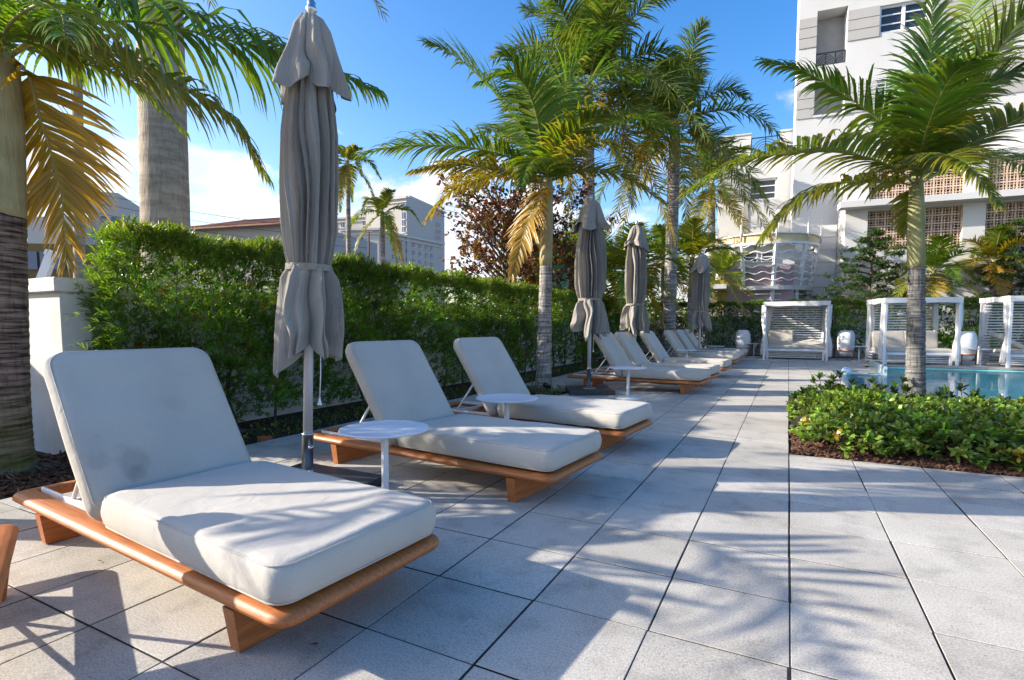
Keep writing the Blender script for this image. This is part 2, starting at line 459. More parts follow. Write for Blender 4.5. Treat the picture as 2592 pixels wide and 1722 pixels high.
# ------------------------------------------------------------------ object helpers
def tag(o, label=None, cat=None, group=None, kind=None):
    if label: o['label'] = label
    if cat: o['category'] = cat
    if group: o['group'] = group
    if kind: o['kind'] = kind
    return o
def link(name, me, material=None, parent=None, loc=None, rz=None):
    o = bpy.data.objects.new(name, me)
    COL.objects.link(o)
    if material is not None and me is not None and not me.materials:
        me.materials.append(MATS[material])
    if parent is not None: o.parent = parent
    if loc is not None: o.location = loc
    if rz is not None: o.rotation_euler = (0, 0, rz)
    return o
def thing(name, label, cat, loc=(0, 0, 0), rz=0.0, group=None):
    o = bpy.data.objects.new(name, None)
    o.empty_display_size = 0.1
    COL.objects.link(o)
    o.location = loc
    o.rotation_euler = (0, 0, rz)
    return tag(o, label, cat, group)
def copy_tree(o, parent=None):
    c = o.copy()
    COL.objects.link(c)
    c.parent = parent
    for ch in list(o.children):
        copy_tree(ch, c)
    return c

class MB:
    """collects simple shapes into one mesh"""
    def __init__(s):
        s.v = []; s.f = []; s.sm = []
    def add(s, vs, fs, smooth=False):
        n = len(s.v)
        s.v += [tuple(map(float, p)) for p in vs]
        for f in fs:
            s.f.append(tuple(i + n for i in f)); s.sm.append(smooth)
        return s
    def box(s, lo, hi):
        x0, y0, z0 = lo; x1, y1, z1 = hi
        return s.add([(x0, y0, z0), (x1, y0, z0), (x1, y1, z0), (x0, y1, z0), (x0, y0, z1), (x1, y0, z1), (x1, y1, z1), (x0, y1, z1)],
                     [(0, 3, 2, 1), (4, 5, 6, 7), (0, 1, 5, 4), (1, 2, 6, 5), (2, 3, 7, 6), (3, 0, 4, 7)])
    def loops(s, loops, closed=True, cap0=True, cap1=True, smooth=True):
        n = len(loops[0])
        vs = [p for l in loops for p in l]
        fs = []
        for k in range(len(loops) - 1):
            for i in range(n if closed else n - 1):
                j = (i + 1) % n
                fs.append((k * n + i, k * n + j, (k + 1) * n + j, (k + 1) * n + i))
        if cap0: fs.append(tuple(range(n - 1, -1, -1)))
        if cap1: fs.append(tuple((len(loops) - 1) * n + i for i in range(n)))
        return s.add(vs, fs, smooth)
    def tube(s, pts, rad, n=10, cap=True, smooth=True):
        pts = [np.array(p, float) for p in pts]
        rads = rad if hasattr(rad, '__len__') else [rad] * len(pts)
        ls = []
        ref = None
        for k, p in enumerate(pts):
            t = pts[min(k + 1, len(pts) - 1)] - pts[max(k - 1, 0)]
            t = t / (np.linalg.norm(t) + 1e-9)
            if ref is None:
                ref = np.array([0, 0, 1.0]) if abs(t[2]) < 0.9 else np.array([1.0, 0, 0])
            a = np.cross(t, ref); a /= np.linalg.norm(a) + 1e-9
            b = np.cross(t, a)
            ref = -b if False else ref
            ls.append([p + rads[k] * (a * math.cos(2 * PI * i / n) + b * math.sin(2 * PI * i / n)) for i in range(n)])
        return s.loops(ls, True, cap, cap, smooth)
    def lathe(s, prof, n=24, c=(0, 0), smooth=True, cap=True):
        return s.loops([[(c[0] + r * math.cos(2 * PI * i / n), c[1] + r * math.sin(2 * PI * i / n), z) for i in range(n)] for r, z in prof], True, cap, cap, smooth)
    def prism(s, poly, z0, z1, smooth=False):
        return s.loops([[(x, y, z0) for x, y in poly], [(x, y, z1) for x, y in poly]], True, True, True, smooth)
    def mesh(s, name):
        me = bpy.data.meshes.new(name)
        me.from_pydata(s.v, [], s.f)
        me.polygons.foreach_set('use_smooth', np.array(s.sm, dtype=bool))
        me.update()
        return me
    def build(s, name, material, parent=None, loc=None, rz=None):
        return link(name, s.mesh(name), material, parent, loc, rz)
def box(name, lo, hi, material, parent=None):
    return MB().box(lo, hi).build(name, material, parent)
def bevel_box(lo, hi, b=0.01, seg=2):
    """box with rounded edges as an MB-like mesh"""
    bm = bmesh.new()
    bmesh.ops.create_cube(bm, size=1)
    for v in bm.verts:
        v.co = Vector([lo[i] + (v.co[i] + 0.5) * (hi[i] - lo[i]) for i in range(3)])
    bmesh.ops.bevel(bm, geom=bm.edges[:], offset=b, segments=seg, affect='EDGES', profile=0.6)
    me = bpy.data.meshes.new('bevel_box')
    bm.to_mesh(me); bm.free()
    for p in me.polygons: p.use_smooth = True
    try:
        me.set_sharp_from_angle(angle=R(35))
    except Exception:
        pass
    return me
def rrect(hx, hy, r, n=6):
    """rounded rectangle outline"""
    r = max(0.0005, min(r, hx - 1e-4, hy - 1e-4))
    pts = []
    for cx, cy, a0 in ((hx - r, hy - r, 0), (-hx + r, hy - r, 90), (-hx + r, -hy + r, 180), (hx - r, -hy + r, 270)):
        for i in range(n + 1):
            a = R(a0 + 90 * i / n)
            pts.append((cx + r * math.cos(a), cy + r * math.sin(a)))
    # extra points along the long straight sides so that bulges can follow
    outp = []
    for k in range(len(pts)):
        p, q = pts[k], pts[(k + 1) % len(pts)]
        outp.append(p)
        d = math.hypot(q[0] - p[0], q[1] - p[1])
        m = int(d / 0.09)
        for i in range(1, m + 1):
            f = i / (m + 1)
            outp.append((p[0] + (q[0] - p[0]) * f, p[1] + (q[1] - p[1]) * f))
    return outp
def pillow(hx, hy, th, rad, er, bulge=0.01, seed=0, wob=0.003):
    """cushion: rounded outline, rounded edges, slightly crowned and uneven"""
    rs = np.random.default_rng(seed)
    ph = rs.uniform(0, 6.28, 8)
    base = rrect(hx, hy, rad)
    def loop(inset, z, crown):
        l = []
        sx, sy = (hx - inset) / hx, (hy - inset) / hy
        for (x, y) in base:
            X, Y = x * sx, y * sy
            u, v = X / hx, Y / hy
            dz = crown * (1 - u * u) * (1 - v * v)
            wz = wob * (math.sin(X * 9 + ph[0]) * math.cos(Y * 7 + ph[1]) + 0.6 * math.sin(X * 17 + Y * 13 + ph[2]))
            e = 1 + 0.004 * math.sin(X * 11 + ph[3]) + 0.004 * math.sin(Y * 14 + ph[4])
            l.append((X * e, Y * e, z + dz + (wz if z > 0 else 0)))
        return l
    L = []
    h = th / 2
    for k in range(5):
        a = PI / 2 * k / 4
        L.append(loop(er * (1 - math.sin(a)), -h + er * (1 - math.cos(a)), 0))
    for k in range(1, 3):
        L.append(loop(-0.004 * math.sin(PI * k / 3), -h + er + (th - 2 * er) * k / 3, 0))
    for k in range(6):
        a = PI / 2 * k / 5
        L.append(loop(er * (1 - math.cos(a)), h - er + er * math.sin(a), 0))
    m = min(hx, hy)
    for f in (0.18, 0.36, 0.56, 0.78, 0.97):
        L.append(loop(er + (m - er) * f, h, bulge))
    return MB().loops(L, True, True, True, True)
def smoothstep(a, b, x):
    t = np.clip((x - a) / (b - a), 0, 1)
    return t * t * (3 - 2 * t)

def mesh_np(name, V, F, tint=None, smooth=False):
    """fast mesh from numpy: V (n,3), F (m,4) or (m,3)"""
    me = bpy.data.meshes.new(name)
    n, m, k = len(V), len(F), F.shape[1]
    me.vertices.add(n)
    me.vertices.foreach_set('co', np.ascontiguousarray(V, dtype=np.float32).ravel())
    me.loops.add(m * k)
    me.loops.foreach_set('vertex_index', np.ascontiguousarray(F, dtype=np.int32).ravel())
    me.polygons.add(m)
    me.polygons.foreach_set('loop_start', np.arange(0, m * k, k, dtype=np.int32))
    me.polygons.foreach_set('use_smooth', np.full(m, smooth, dtype=bool))
    if tint is not None:
        a = me.color_attributes.new('tint', 'FLOAT_COLOR', 'POINT')
        c = np.ones((n, 4), dtype=np.float32)
        c[:, :3] = tint
        a.data.foreach_set('color', c.ravel())
    me.update(calc_edges=True)
    me.validate()
    return me
def nrm(a):
    return a / (np.linalg.norm(a, axis=-1, keepdims=True) + 1e-9)

# leaves: every leaf is a folded blade of 4 quads-worth of triangles
def leaves(pos, dirs, nor, length, width, tint, shape='needle', fold=0.25, droop=0.15):
    """pos,dirs,nor (n,3); length,width (n,) ; tint (n,3) -> V,F,T"""
    n = len(pos)
    dirs = nrm(dirs)
    side = nrm(np.cross(dirs, nor))
    up = np.cross(side, dirs)
    if shape == 'needle':
        st = [(0.0, 0.25), (0.45, 1.0), (1.0, 0.0)]
    else:
        st = [(0.0, 0.12), (0.55, 0.95), (0.82, 0.8), (1.0, 0.1)]
    V = []
    for (t, wd) in st:
        c = pos + dirs * (length * t)[:, None] - np.array([0, 0, 1.0]) * (length * droop * t * t)[:, None]
        hw = (width * wd * 0.5)[:, None]
        V.append(c + side * hw + up * hw * fold)
        V.append(c - side * hw + up * hw * fold)
    K = len(st) * 2
    V = np.stack(V, axis=1).reshape(-1, 3)
    base = (np.arange(n) * K)[:, None]
    F = []
    for k in range(len(st) - 1):
        F.append(base + np.array([[2 * k, 2 * k + 1, 2 * k + 3, 2 * k + 2]]))
    F = np.stack(F, axis=1).reshape(-1, 4)
    T = np.repeat(tint, K, axis=0)
    return V, F, T
def rand_dirs(n):
    return nrm(rng.normal(size=(n, 3)))
def leaf_tint(n, base, var=0.35, alt=None, palt=0.0):
    base = np.array(base)
    c = base[None, :] * np.exp(rng.normal(0, var, size=(n, 1)))
    c = c * (1 + rng.normal(0, 0.10, size=(n, 3)))
    if alt is not None:
        k = rng.random(n) < palt
        c[k] = np.array(alt) * np.exp(rng.normal(0, 0.2, size=(k.sum(), 1)))
    return np.clip(c, 0.004, 0.8)
def sprigs(centres, axis, per, length, width, tint, spread=0.9, shape='needle', stem=0.06, fold=0.25, droop=0.15):
    """a sprig = several leaves round a short shoot"""
    n = len(centres)
    c = np.repeat(centres, per, axis=0)
    a = np.repeat(nrm(axis), per, axis=0)
    d = nrm(a + spread * rand_dirs(n * per))
    off = a * (rng.random((n * per, 1)) - 0.5) * stem * 2
    L = length * rng.uniform(0.65, 1.15, n * per)
    W = width * rng.uniform(0.75, 1.2, n * per)
    nor = nrm(a * 0.6 + rand_dirs(n * per) * 0.6 + np.array([0, 0, 0.6]))
    T = np.repeat(tint, per, axis=0) * rng.uniform(0.8, 1.2, (n * per, 1))
    return leaves(c + off, d, nor, L, W, T, shape, fold, droop)
def cat_leaves(parts):
    V, F, T = [], [], []
    o = 0
    for v, f, t in parts:
        V.append(v); F.append(f + o); T.append(t); o += len(v)
    return np.concatenate(V), np.concatenate(F), np.concatenate(T)

# ================================================================== SETTING
PW = 0.4572
GX0, GY0 = 0.04, 2.33
BED_X = -4.40                      # paving edge along the hedge
PLY0 = GY0 + 6 * PW                # planter front edge
PLY1 = GY0 + 16 * PW
POOL_X0 = GX0 + 2 * PW
POOL_Y0 = PLY1
POOL_Y1 = GY0 + 28 * PW
FAR_Y = GY0 + 34 * PW              # far side of the pool
DECK_Y1 = 20.9
SPA_X = 2.05
PX1 = 12.0
def rects(name, rs, z, material):
    b = MB()
    for (x0, y0, x1, y1) in rs:
        b.add([(x0, y0, z), (x1, y0, z), (x1, y1, z), (x0, y1, z)], [(0, 1, 2, 3)])
    return b.build(name, material)
G = 900
o = rects('ground', [(-G, -G, G, POOL_Y0), (-G, FAR_Y, G, G), (-G, POOL_Y0, POOL_X0, FAR_Y), (PX1, POOL_Y0, G, FAR_Y)], -0.09, 'ground')
tag(o, kind='structure')
o = rects('planting_bed', [(-7.6, -6, BED_X, 21.0), (-5.66, 21.0, 14, 23.2)], -0.03, 'soil')
tag(o, kind='structure')
o = rects('planting_bed', [(GX0 + 0.004, PLY0 + 0.004, 9, PLY1), (-4.4, GY0 + 11 * PW, GX0 - 7 * PW, GY0 + 13 * PW)], -0.012, 'soil')
tag(o, kind='structure')
tag(rects('street', [(-60, -40, -12, 60)], -0.08, 'asphalt'), kind='structure')

# deck: pavers on a dark bedding sheet
def deck_cell(x, y):
    """is the grid cell with its lower corner at x,y paved?"""
    cx, cy = x + PW / 2, y + PW / 2
    if cx < BED_X or cy < -1.2 or cy > DECK_Y1 or cx > 11: return False
    if GX0 < cx and PLY0 < cy < PLY1: return False
    if POOL_X0 < cx and POOL_Y0 < cy < POOL_Y1: return False
    if SPA_X < cx and POOL_Y1 - 0.01 < cy < FAR_Y: return False
    if cx < GX0 - 7 * PW and GY0 + 11 * PW < cy < GY0 + 13 * PW: return False
    return True
cells = []
for i in range(-10, 26):
    for j in range(-8, 42):
        x, y = GX0 + i * PW, GY0 + j * PW
        if deck_cell(x, y): cells.append((x, y))
pv = MB()
for (x, y) in cells:
    x0 = max(x, BED_X)
    pv.add([(x0, y, -0.0032), (x + PW, y, -0.0032), (x + PW, y + PW, -0.0032), (x0, y + PW, -0.0032)], [(0, 1, 2, 3)])
pavement = pv.build('pavement', 'joint')
tag(pavement, 'pale concrete paver deck beside the pool', None, None, 'structure')
def paver_mesh(wx, wy, b=0.003):
    g = 0.0042
    x0, y0, x1, y1 = g, g, wx - g, wy - g
    m = MB()
    lo = [(x0, y0, -0.05), (x1, y0, -0.05), (x1, y1, -0.05), (x0, y1, -0.05)]
    mi = [(p[0], p[1], -0.0012) for p in lo]
    hi = [(x0 + b / 2, y0 + b / 2, 0), (x1 - b / 2, y0 + b / 2, 0), (x1 - b / 2, y1 - b / 2, 0), (x0 + b / 2, y1 - b / 2, 0)]
    m.loops([lo, mi, hi], True, False, True, False)
    me = m.mesh('paver')
    me.materials.append(MATS['paver'])
    return me
full = paver_mesh(PW, PW)
cutw = GX0 - 9 * PW - BED_X
cut = paver_mesh(cutw, PW)
def area(c):
    x, y = c
    a = []
    for dx, dy in ((0, 0), (PW, 0), (PW, PW), (0, PW)):
        px, py, z = proj((x + dx, y + dy, 0))
        if z < 0.25: return (0.0, 0)
        a.append((px, py))
    s = 0
    for k in range(4):
        s += a[k][0] * a[(k + 1) % 4][1] - a[(k + 1) % 4][0] * a[k][1]
    vis = any(-60 < p[0] < 2420 and -40 < p[1] < 1640 for p in a)
    return (abs(s) if vis else 0.0, 0)
cells.sort(key=lambda c: -area(c)[0])
prs = np.random.default_rng(3)
for (x, y) in cells[:300]:
    o = bpy.data.objects.new('paver', cut if x < BED_X else full)
    COL.objects.link(o)
    o.parent = pavement
    o.location = (max(x, BED_X) + prs.normal(0, 0.0012), y + prs.normal(0, 0.0012), prs.uniform(-0.0016, 0.001))
    o.rotation_euler = (prs.normal(0, 0.0012), prs.normal(0, 0.0012), prs.normal(0, 0.0015))
rest = MB()
for (x, y) in cells[300:]:
    x0 = max(x, BED_X)
    dz = prs.uniform(-0.0012, 0.0008)
    g = 0.0042
    a, b_, c, d = x0 + g, y + g, x + PW - g, y + PW - g
    lo = [(a, b_, -0.04), (c, b_, -0.04), (c, d, -0.04), (a, d, -0.04)]
    rest.loops([lo, [(p[0], p[1], dz) for p in lo]], True, False, True, False)
tag(rest.build('paver_field', 'paver', pavement), kind='stuff')

# pool
pool = MB()
x0, x1, y0, y1, zb = POOL_X0, PX1, POOL_Y0, FAR_Y, -0.55
pool.add([(x0, y0, zb), (x1, y0, zb), (x1, y1, zb), (x0, y1, zb)], [(0, 1, 2, 3)])
basin = tag(pool.build('pool', 'pool_plaster'), 'turquoise swimming pool behind the planter', None, None, 'structure')
wl = MB()
wl.box((x0 - 0.12, y0, zb), (x0 - 0.001, POOL_Y1, -0.055))
wl.box((x0 - 0.12, y0 - 0.12, zb), (x1, y0 - 0.001, -0.02))
wl.box((x0, POOL_Y1, zb), (SPA_X - 0.002, POOL_Y1 + 0.12, -0.055))
wl.build('pool_wall', 'mosaic', basin)
MB().box((SPA_X, y1 + 0.001, zb), (x1, y1 + 0.12, -0.055)).build('pool_wall', 'pool_plaster', basin)
MB().box((x0 - 0.03, y0, -0.05), (x0 + 0.02, POOL_Y1, 0.004)).build('coping', 'paver', basin)
wt = MB()
wt.add([(x0, y0, -0.075), (x1, y0, -0.075), (x1, POOL_Y1, -0.075), (x0, POOL_Y1, -0.075)], [(0, 1, 2, 3)])
wt.add([(SPA_X + 1.5, POOL_Y1, -0.075), (x1, POOL_Y1, -0.075), (x1, FAR_Y, -0.075), (SPA_X + 1.5, FAR_Y, -0.075)], [(0, 1, 2, 3)])
tag(wt.build('water', 'water'), 'still turquoise pool water mirroring the cabanas', None, None, 'structure')
spa = thing('raised_spa', 'low raised spa with blue mosaic wall at the far end of the pool', 'spa', (SPA_X, POOL_Y1, 0))
for nm, lo, hi in (('side_wall', (0, 0, -0.5), (0.05, FAR_Y - POOL_Y1, 0.13)), ('front_wall', (0.052, 0, -0.5), (1.5, 0.05, -0.10)),
                   ('side_wall', (1.45, 0.052, -0.5), (1.5, FAR_Y - POOL_Y1, -0.10))):
    box(nm, lo, hi, 'mosaic', spa)
box('basin_floor', (0.052, 0.052, -0.5), (1.448, FAR_Y - POOL_Y1, -0.42), 'pool_plaster', spa)
MB().add([(0.052, 0.002, -0.075), (1.5, 0.002, -0.075), (1.5, FAR_Y - POOL_Y1, -0.075), (0.052, FAR_Y - POOL_Y1, -0.075)], [(0, 1, 2, 3)]).build('spa_water', 'water', spa)
bl = MB()
bl.lathe([(0.002, -0.09), (0.06, -0.075), (0.1, -0.03), (0.115, 0.02), (0.1, 0.07), (0.06, 0.115), (0.002, 0.13)], 20)
fl = bl.build('pool_float', 'ball_blue', None, tuple(onz(1951, 856, 0) + np.array([0, 0, -0.03])))
tag(fl, 'small pale blue ball floating at the pool corner', 'pool float')
MB().lathe([(0.117, 0.01), (0.122, 0.02), (0.117, 0.03)], 20, cap=False).build('band', 'white_metal', fl)

# ------------------------------------------------------------------ white garden wall behind the hedge
WX = -5.66
gw = thing('garden_wall', 'white stucco garden wall with flat coping behind the clipped hedge', 'wall', (WX, 0, 0))
MB().box((-0.22, 2.46, -0.1), (0, 23.4, 1.38)).build('wall', 'wall_stucco', gw)
for k in range(10):
    me = bevel_box((-0.27, 2.51 + k * 2.03, 1.38), (0.05, 2.51 + k * 2.03 + 2.022, 1.5), 0.008, 1)
    link('coping', me, 'wall_stucco', gw)
rw = thing('garden_wall', 'white stucco wall end with flat coping beside the thick brown palm', 'wall', (0, 2.23, 0))
MB().box((-7.6, 0, -0.1), (-5.42, 0.22, 1.38)).build('wall', 'wall_stucco', rw)
for k in range(3):
    link('coping', bevel_box((-7.6 + k * 0.745, -0.05, 1.38), (-7.6 + k * 0.745 + 0.74, 0.27, 1.5), 0.008, 1), 'wall_stucco', rw)
sw = thing('garden_wall', 'white stucco side wall beyond the palms outside the deck', 'wall', (-7.62, 0, 0))
MB().box((-0.22, -7, -0.1), (0, 2.22, 1.38)).build('wall', 'wall_stucco', sw)
MB().box((-0.27, -7, 1.382), (0.05, 2.17, 1.5)).build('coping', 'wall_stucco', sw)
bw = thing('garden_wall', 'white stucco wall behind the hedge at the far end of the deck', 'wall', (WX + 0.02, 22.3, 0))
MB().box((0, 0, -0.1), (9.5, 0.2, 1.35)).build('wall', 'wall_stucco', bw)
MB().box((-0.0, -0.05, 1.352), (9.5, 0.25, 1.45)).build('coping', 'wall_stucco', bw)

# ------------------------------------------------------------------ hedges
GREEN = (0.10, 0.20, 0.022)
def hedge_points(n, u0, u1, h, depth, thin_base):
    """points of a clipped hedge: u along, v depth (0 = face), z up"""
    u = rng.uniform(u0, u1, n)
    top = rng.random(n) < 0.24
    z = rng.uniform(0.04, 1, n) ** 0.9 * h
    wav = 0.06 * np.sin(u * 3.1) + 0.05 * np.sin(u * 7.3 + z * 4) + 0.04 * np.sin(z * 9 + u * 2)
    v = np.abs(rng.normal(0, 0.14, n)) + wav
    core = (~top) & (z > 1.15) & (rng.random(n) < 0.35)
    v = np.where(core, rng.uniform(0.1, depth, n), v)
    v = np.where(top, rng.uniform(0, depth, n), v)
    z = np.where(top, h - np.abs(rng.normal(0, 0.07, n)) + 0.05 * np.sin(u * 5) + 0.03 * np.sin(u * 13), z)
    low = (z < h * 0.45) & (~top)
    patch = np.sin(u * 4.3 + 1) + np.sin(u * 9.7 + z * 5) + np.sin(z * 11 + u * 3)
    keep = ~(low & (rng.random(n) < thin_base * (1 - z / (h * 0.5)) + 0.5 * (patch > 0.75)))
    v = np.where(low, v + 0.12 * (1 - z / (h * 0.45)) * rng.random(n), v)
    return u[keep], v[keep], z[keep], top[keep]
def hedge_mesh(zones, h, depth, place, outward, thin=0.6, tint=GREEN):
    parts = []
    for (u0, u1, dens, ll, lw, per) in zones:
        n = int((u1 - u0) * (h + depth) * dens)
        u, v, z, top = hedge_points(n, u0, u1, h, depth, thin)
        pos = place(u, v, z)
        k = len(u)
        ax = np.array(outward)[None, :] * np.where(top, 0.15, 0.8)[:, None] + np.array([0, 0, 1.0]) * np.where(top, 1.1, 0.55)[:, None] + rng.normal(0, 0.45, (k, 3))
        t = leaf_tint(k, tint, 0.3, (0.19, 0.12, 0.04), 0.05)
        t = t * (0.95 + 0.28 * np.sin(u * 2.3 + 1.0) * np.sin(z * 3.1 + u) + 0.2 * np.sin(u * 5.9 + z * 7.0))[:, None]
        # sunlit hedge top painted into the leaf tint: yellower towards the top
        sun_top = smoothstep(h * 0.8, h, z)[:, None] * rng.uniform(0.2, 1, (k, 1))
        t = t * (1 - sun_top * 0.7) + np.array([0.19, 0.24, 0.03]) * sun_top * 0.7
        parts.append(sprigs(pos, ax, per, ll, lw, t, 0.75, 'needle', 0.05, 0.3, 0.1))
    V, F, T = cat_leaves(parts)
    return mesh_np('foliage', V, F, T)
hedge = thing('clipped_hedge', 'long clipped podocarpus hedge with narrow leaves along the white wall', 'hedge', (0, 0, 0))
me = hedge_mesh([(2.6, 6.2, 900, 0.085, 0.0125, 11), (6.2, 11, 640, 0.08, 0.015, 10), (11, 21, 330, 0.085, 0.019, 9)], 1.93, 0.6,
                lambda u, v, z: np.stack([-4.98 - v, u, z], 1), (1, 0, 0), 0.42)
tag(link('foliage', me, 'needle_leaf', hedge), kind='stuff')
# hedge end facing the palm: looser shoots
k = 520
zz = rng.uniform(0.15, 1.9, k)
pos = np.stack([rng.uniform(-5.4, -4.95, k), 2.6 - np.abs(rng.normal(0, 0.09, k)) - 0.10 * rng.random(k) * (zz < 1.5), zz], 1)
V, F, T = sprigs(pos, np.array([0.3, -0.8, 0.5]) + rng.normal(0, 0.4, (k, 3)), 11, 0.085, 0.0105, leaf_tint(k, GREEN, 0.3), 0.7)
tag(link('end_foliage', mesh_np('end_foliage', V, F, T), 'needle_leaf', hedge), kind='stuff')
for q in range(34):
    yy = 2.45 + q * 0.55 + rng.normal(0, 0.1)
    xx = -5.18 + rng.normal(0, 0.06)
    pts = [(xx, yy, -0.03)]
    for s in range(1, 6):
        pts.append((xx + rng.normal(0, 0.03) + 0.03 * s * math.sin(q * 2.3), yy + rng.normal(0, 0.03) + 0.03 * s * math.cos(q * 1.7), 0.33 * s))
    MB().tube(pts, [0.017, 0.015, 0.013, 0.011, 0.008, 0.004], 6).build('stem', 'tree_bark', hedge)
    for s in (1, 2):
        b0 = np.array(pts[s])
        MB().tube([b0, b0 + np.array([0.10 + 0.06 * rng.random(), rng.normal(0, 0.1), 0.22]), b0 + np.array([0.18, rng.normal(0, 0.15), 0.5])], [0.009, 0.007, 0.003], 5).build('branch', 'tree_bark', hedge)
fh = thing('clipped_hedge', 'clipped hedge across the far end of the deck beside the cabanas', 'hedge', (0, 0, 0))
me = hedge_mesh([(-5.0, 2.0, 420, 0.08, 0.022, 9), (2.0, 8.5, 260, 0.09, 0.026, 9)], 1.93, 0.6, lambda u, v, z: np.stack([u, 21.35 + v, z], 1), (0, -1, 0), 0.45)
tag(link('foliage', me, 'needle_leaf', fh), kind='stuff')
for q in range(13):
    xx = -4.8 + q * 0.52
    MB().tube([(xx, 21.5, -0.03), (xx + 0.03, 21.5, 0.8), (xx - 0.02, 21.52, 1.6)], [0.018, 0.014, 0.006], 6).build('stem', 'tree_bark', fh)

# ground cover at the hedge foot and in the palm pockets
n = 2600
u = rng.uniform(2.2, 20.5, n)
pos = np.stack([rng.uniform(-4.98, -4.42, n), u, rng.uniform(-0.02, 0.05, n)], 1)
n2 = 500
pos2 = np.stack([rng.uniform(-4.3, -3.2, n2), rng.uniform(7.4, 8.25, n2), rng.uniform(0, 0.06, n2)], 1)
pos = np.concatenate([pos, pos2])
V, F, T = sprigs(pos, np.array([0, 0, 1.0]) + rng.normal(0, 0.4, (len(pos), 3)), 5, 0.035, 0.02, leaf_tint(len(pos), (0.10, 0.14, 0.02), 0.4, (0.12, 0.06, 0.03), 0.25), 1.2, 'broad')
tag(link('ground_cover', mesh_np('ground_cover', V, F, T), 'broad_leaf'), 'low leafy ground cover along the foot of the hedge', 'ground cover', None, 'stuff')

# bark mulch
def chips(name, pts, label):
    n = len(pts)
    d = rand_dirs(n); d[:, 2] *= 0.35; d = nrm(d)
    sd = nrm(np.cross(d, np.array([0, 0, 1.0]) + rng.normal(0, 0.2, (n, 3))))
    up = np.cross(sd, d)
    L = rng.uniform(0.015, 0.045, n)[:, None]; Wd = rng.uniform(0.005, 0.013, n)[:, None]; H = rng.uniform(0.003, 0.006, n)[:, None]
    V = np.stack([pts + a * d * L + b * sd * Wd + c * up * H for c in (-1, 1) for a, b in ((-1, -1), (1, -0.8), (0.8, 1), (-1, 0.7))], 1).reshape(-1, 3)
    b0 = (np.arange(n) * 8)[:, None, None]
    F = (b0 + np.array([[0, 3, 2, 1], [4, 5, 6, 7], [0, 1, 5, 4], [1, 2, 6, 5], [2, 3, 7, 6], [3, 0, 4, 7]])[None]).reshape(-1, 4)
    o = link(name, mesh_np(name, V, F), 'bark_chip')
    return tag(o, label, 'mulch', None, 'stuff')
n = 5200
chips('bark_mulch', np.stack([GX0 + 0.03 + rng.uniform(0, 3.4, n), PLY0 + 0.02 + rng.random(n) ** 1.6 * 1.3, rng.uniform(-0.01, 0.022, n)], 1), 'brown bark mulch under the planter shrubs')
n = 2500
chips('bark_mulch', np.stack([rng.uniform(-5.6, -4.43, n), rng.uniform(0.6, 2.6, n), rng.uniform(-0.03, 0.01, n)], 1), 'dark mulch round the foot of the thick brown palm')

# ================================================================== PLANTER SHRUBS
def shrub_mesh(cx, cy, rx, ry, h, n, per, ll, lw, base, yel, seed):
    """low rounded shrub: whorls of paddle leaves on short shoots, denser on the outside"""
    th = rng.uniform(0, 2 * PI, n)
    rr = np.sqrt(rng.random(n))
    zt = rng.random(n) ** 0.6
    x = cx + rx * rr * np.cos(th)
    y = cy + ry * rr * np.sin(th)
    prof = 1 - rr ** 3 * 0.55
    z = h * prof * (0.25 + 0.75 * zt) * (0.9 + 0.2 * np.sin(x * 6 + seed) * np.sin(y * 5))
    out = np.stack([np.cos(th) * rr, np.sin(th) * rr, np.full(n, 0.9)], 1)
    t = leaf_tint(n, base, 0.42, yel, 0.02)
    return sprigs(np.stack([x, y, z], 1), out + rng.normal(0, 0.25, (n, 3)), per, ll, lw, t, 1.0, 'broad', 0.02, 0.35, 0.12)
SH = (0.135, 0.215, 0.03)
parts_by = []
si = 0
for row, (yy, hh) in enumerate(((5.46, 0.38), (6.0, 0.42), (6.65, 0.35), (7.4, 0.27), (8.3, 0.22))):
    for c in range(6 if row < 3 else 5):
        xx = 0.47 + c * 0.62 + (0.28 if row % 2 else 0) + rng.normal(0, 0.06)
        px, py, z = proj((xx, yy, 0.3))
        if px > 2560: continue
        t = thing('planter_shrub', 'low glossy green shrub with paddle leaves in the poolside planter', 'shrub', (xx, yy, 0), 0, 'planter shrubs')
        n = int(205 if row < 2 else 160)
        v, f, tt = shrub_mesh(0, 0, 0.42 + 0.06 * rng.random(), 0.40, hh * rng.uniform(0.85, 1.1) * (1.25 if xx < 0.9 and row > 0 else 1), n, 8, 0.076, 0.032, SH, (0.42, 0.28, 0.03), si)
        tag(link('foliage', mesh_np('foliage', v, f, tt), 'broad_leaf', t), kind='stuff')
        for s in range(4):
            a = rng.uniform(0, 6.28)
            e = np.array([0.22 * math.cos(a), 0.22 * math.sin(a), hh * 0.8])
            MB().tube([(0.04 * math.cos(a), 0.04 * math.sin(a), -0.02), e * 0.5 + np.array([0.02, 0, 0.05]), e], [0.009, 0.007, 0.003], 5).build('stem', 'tree_bark', t)
        si += 1
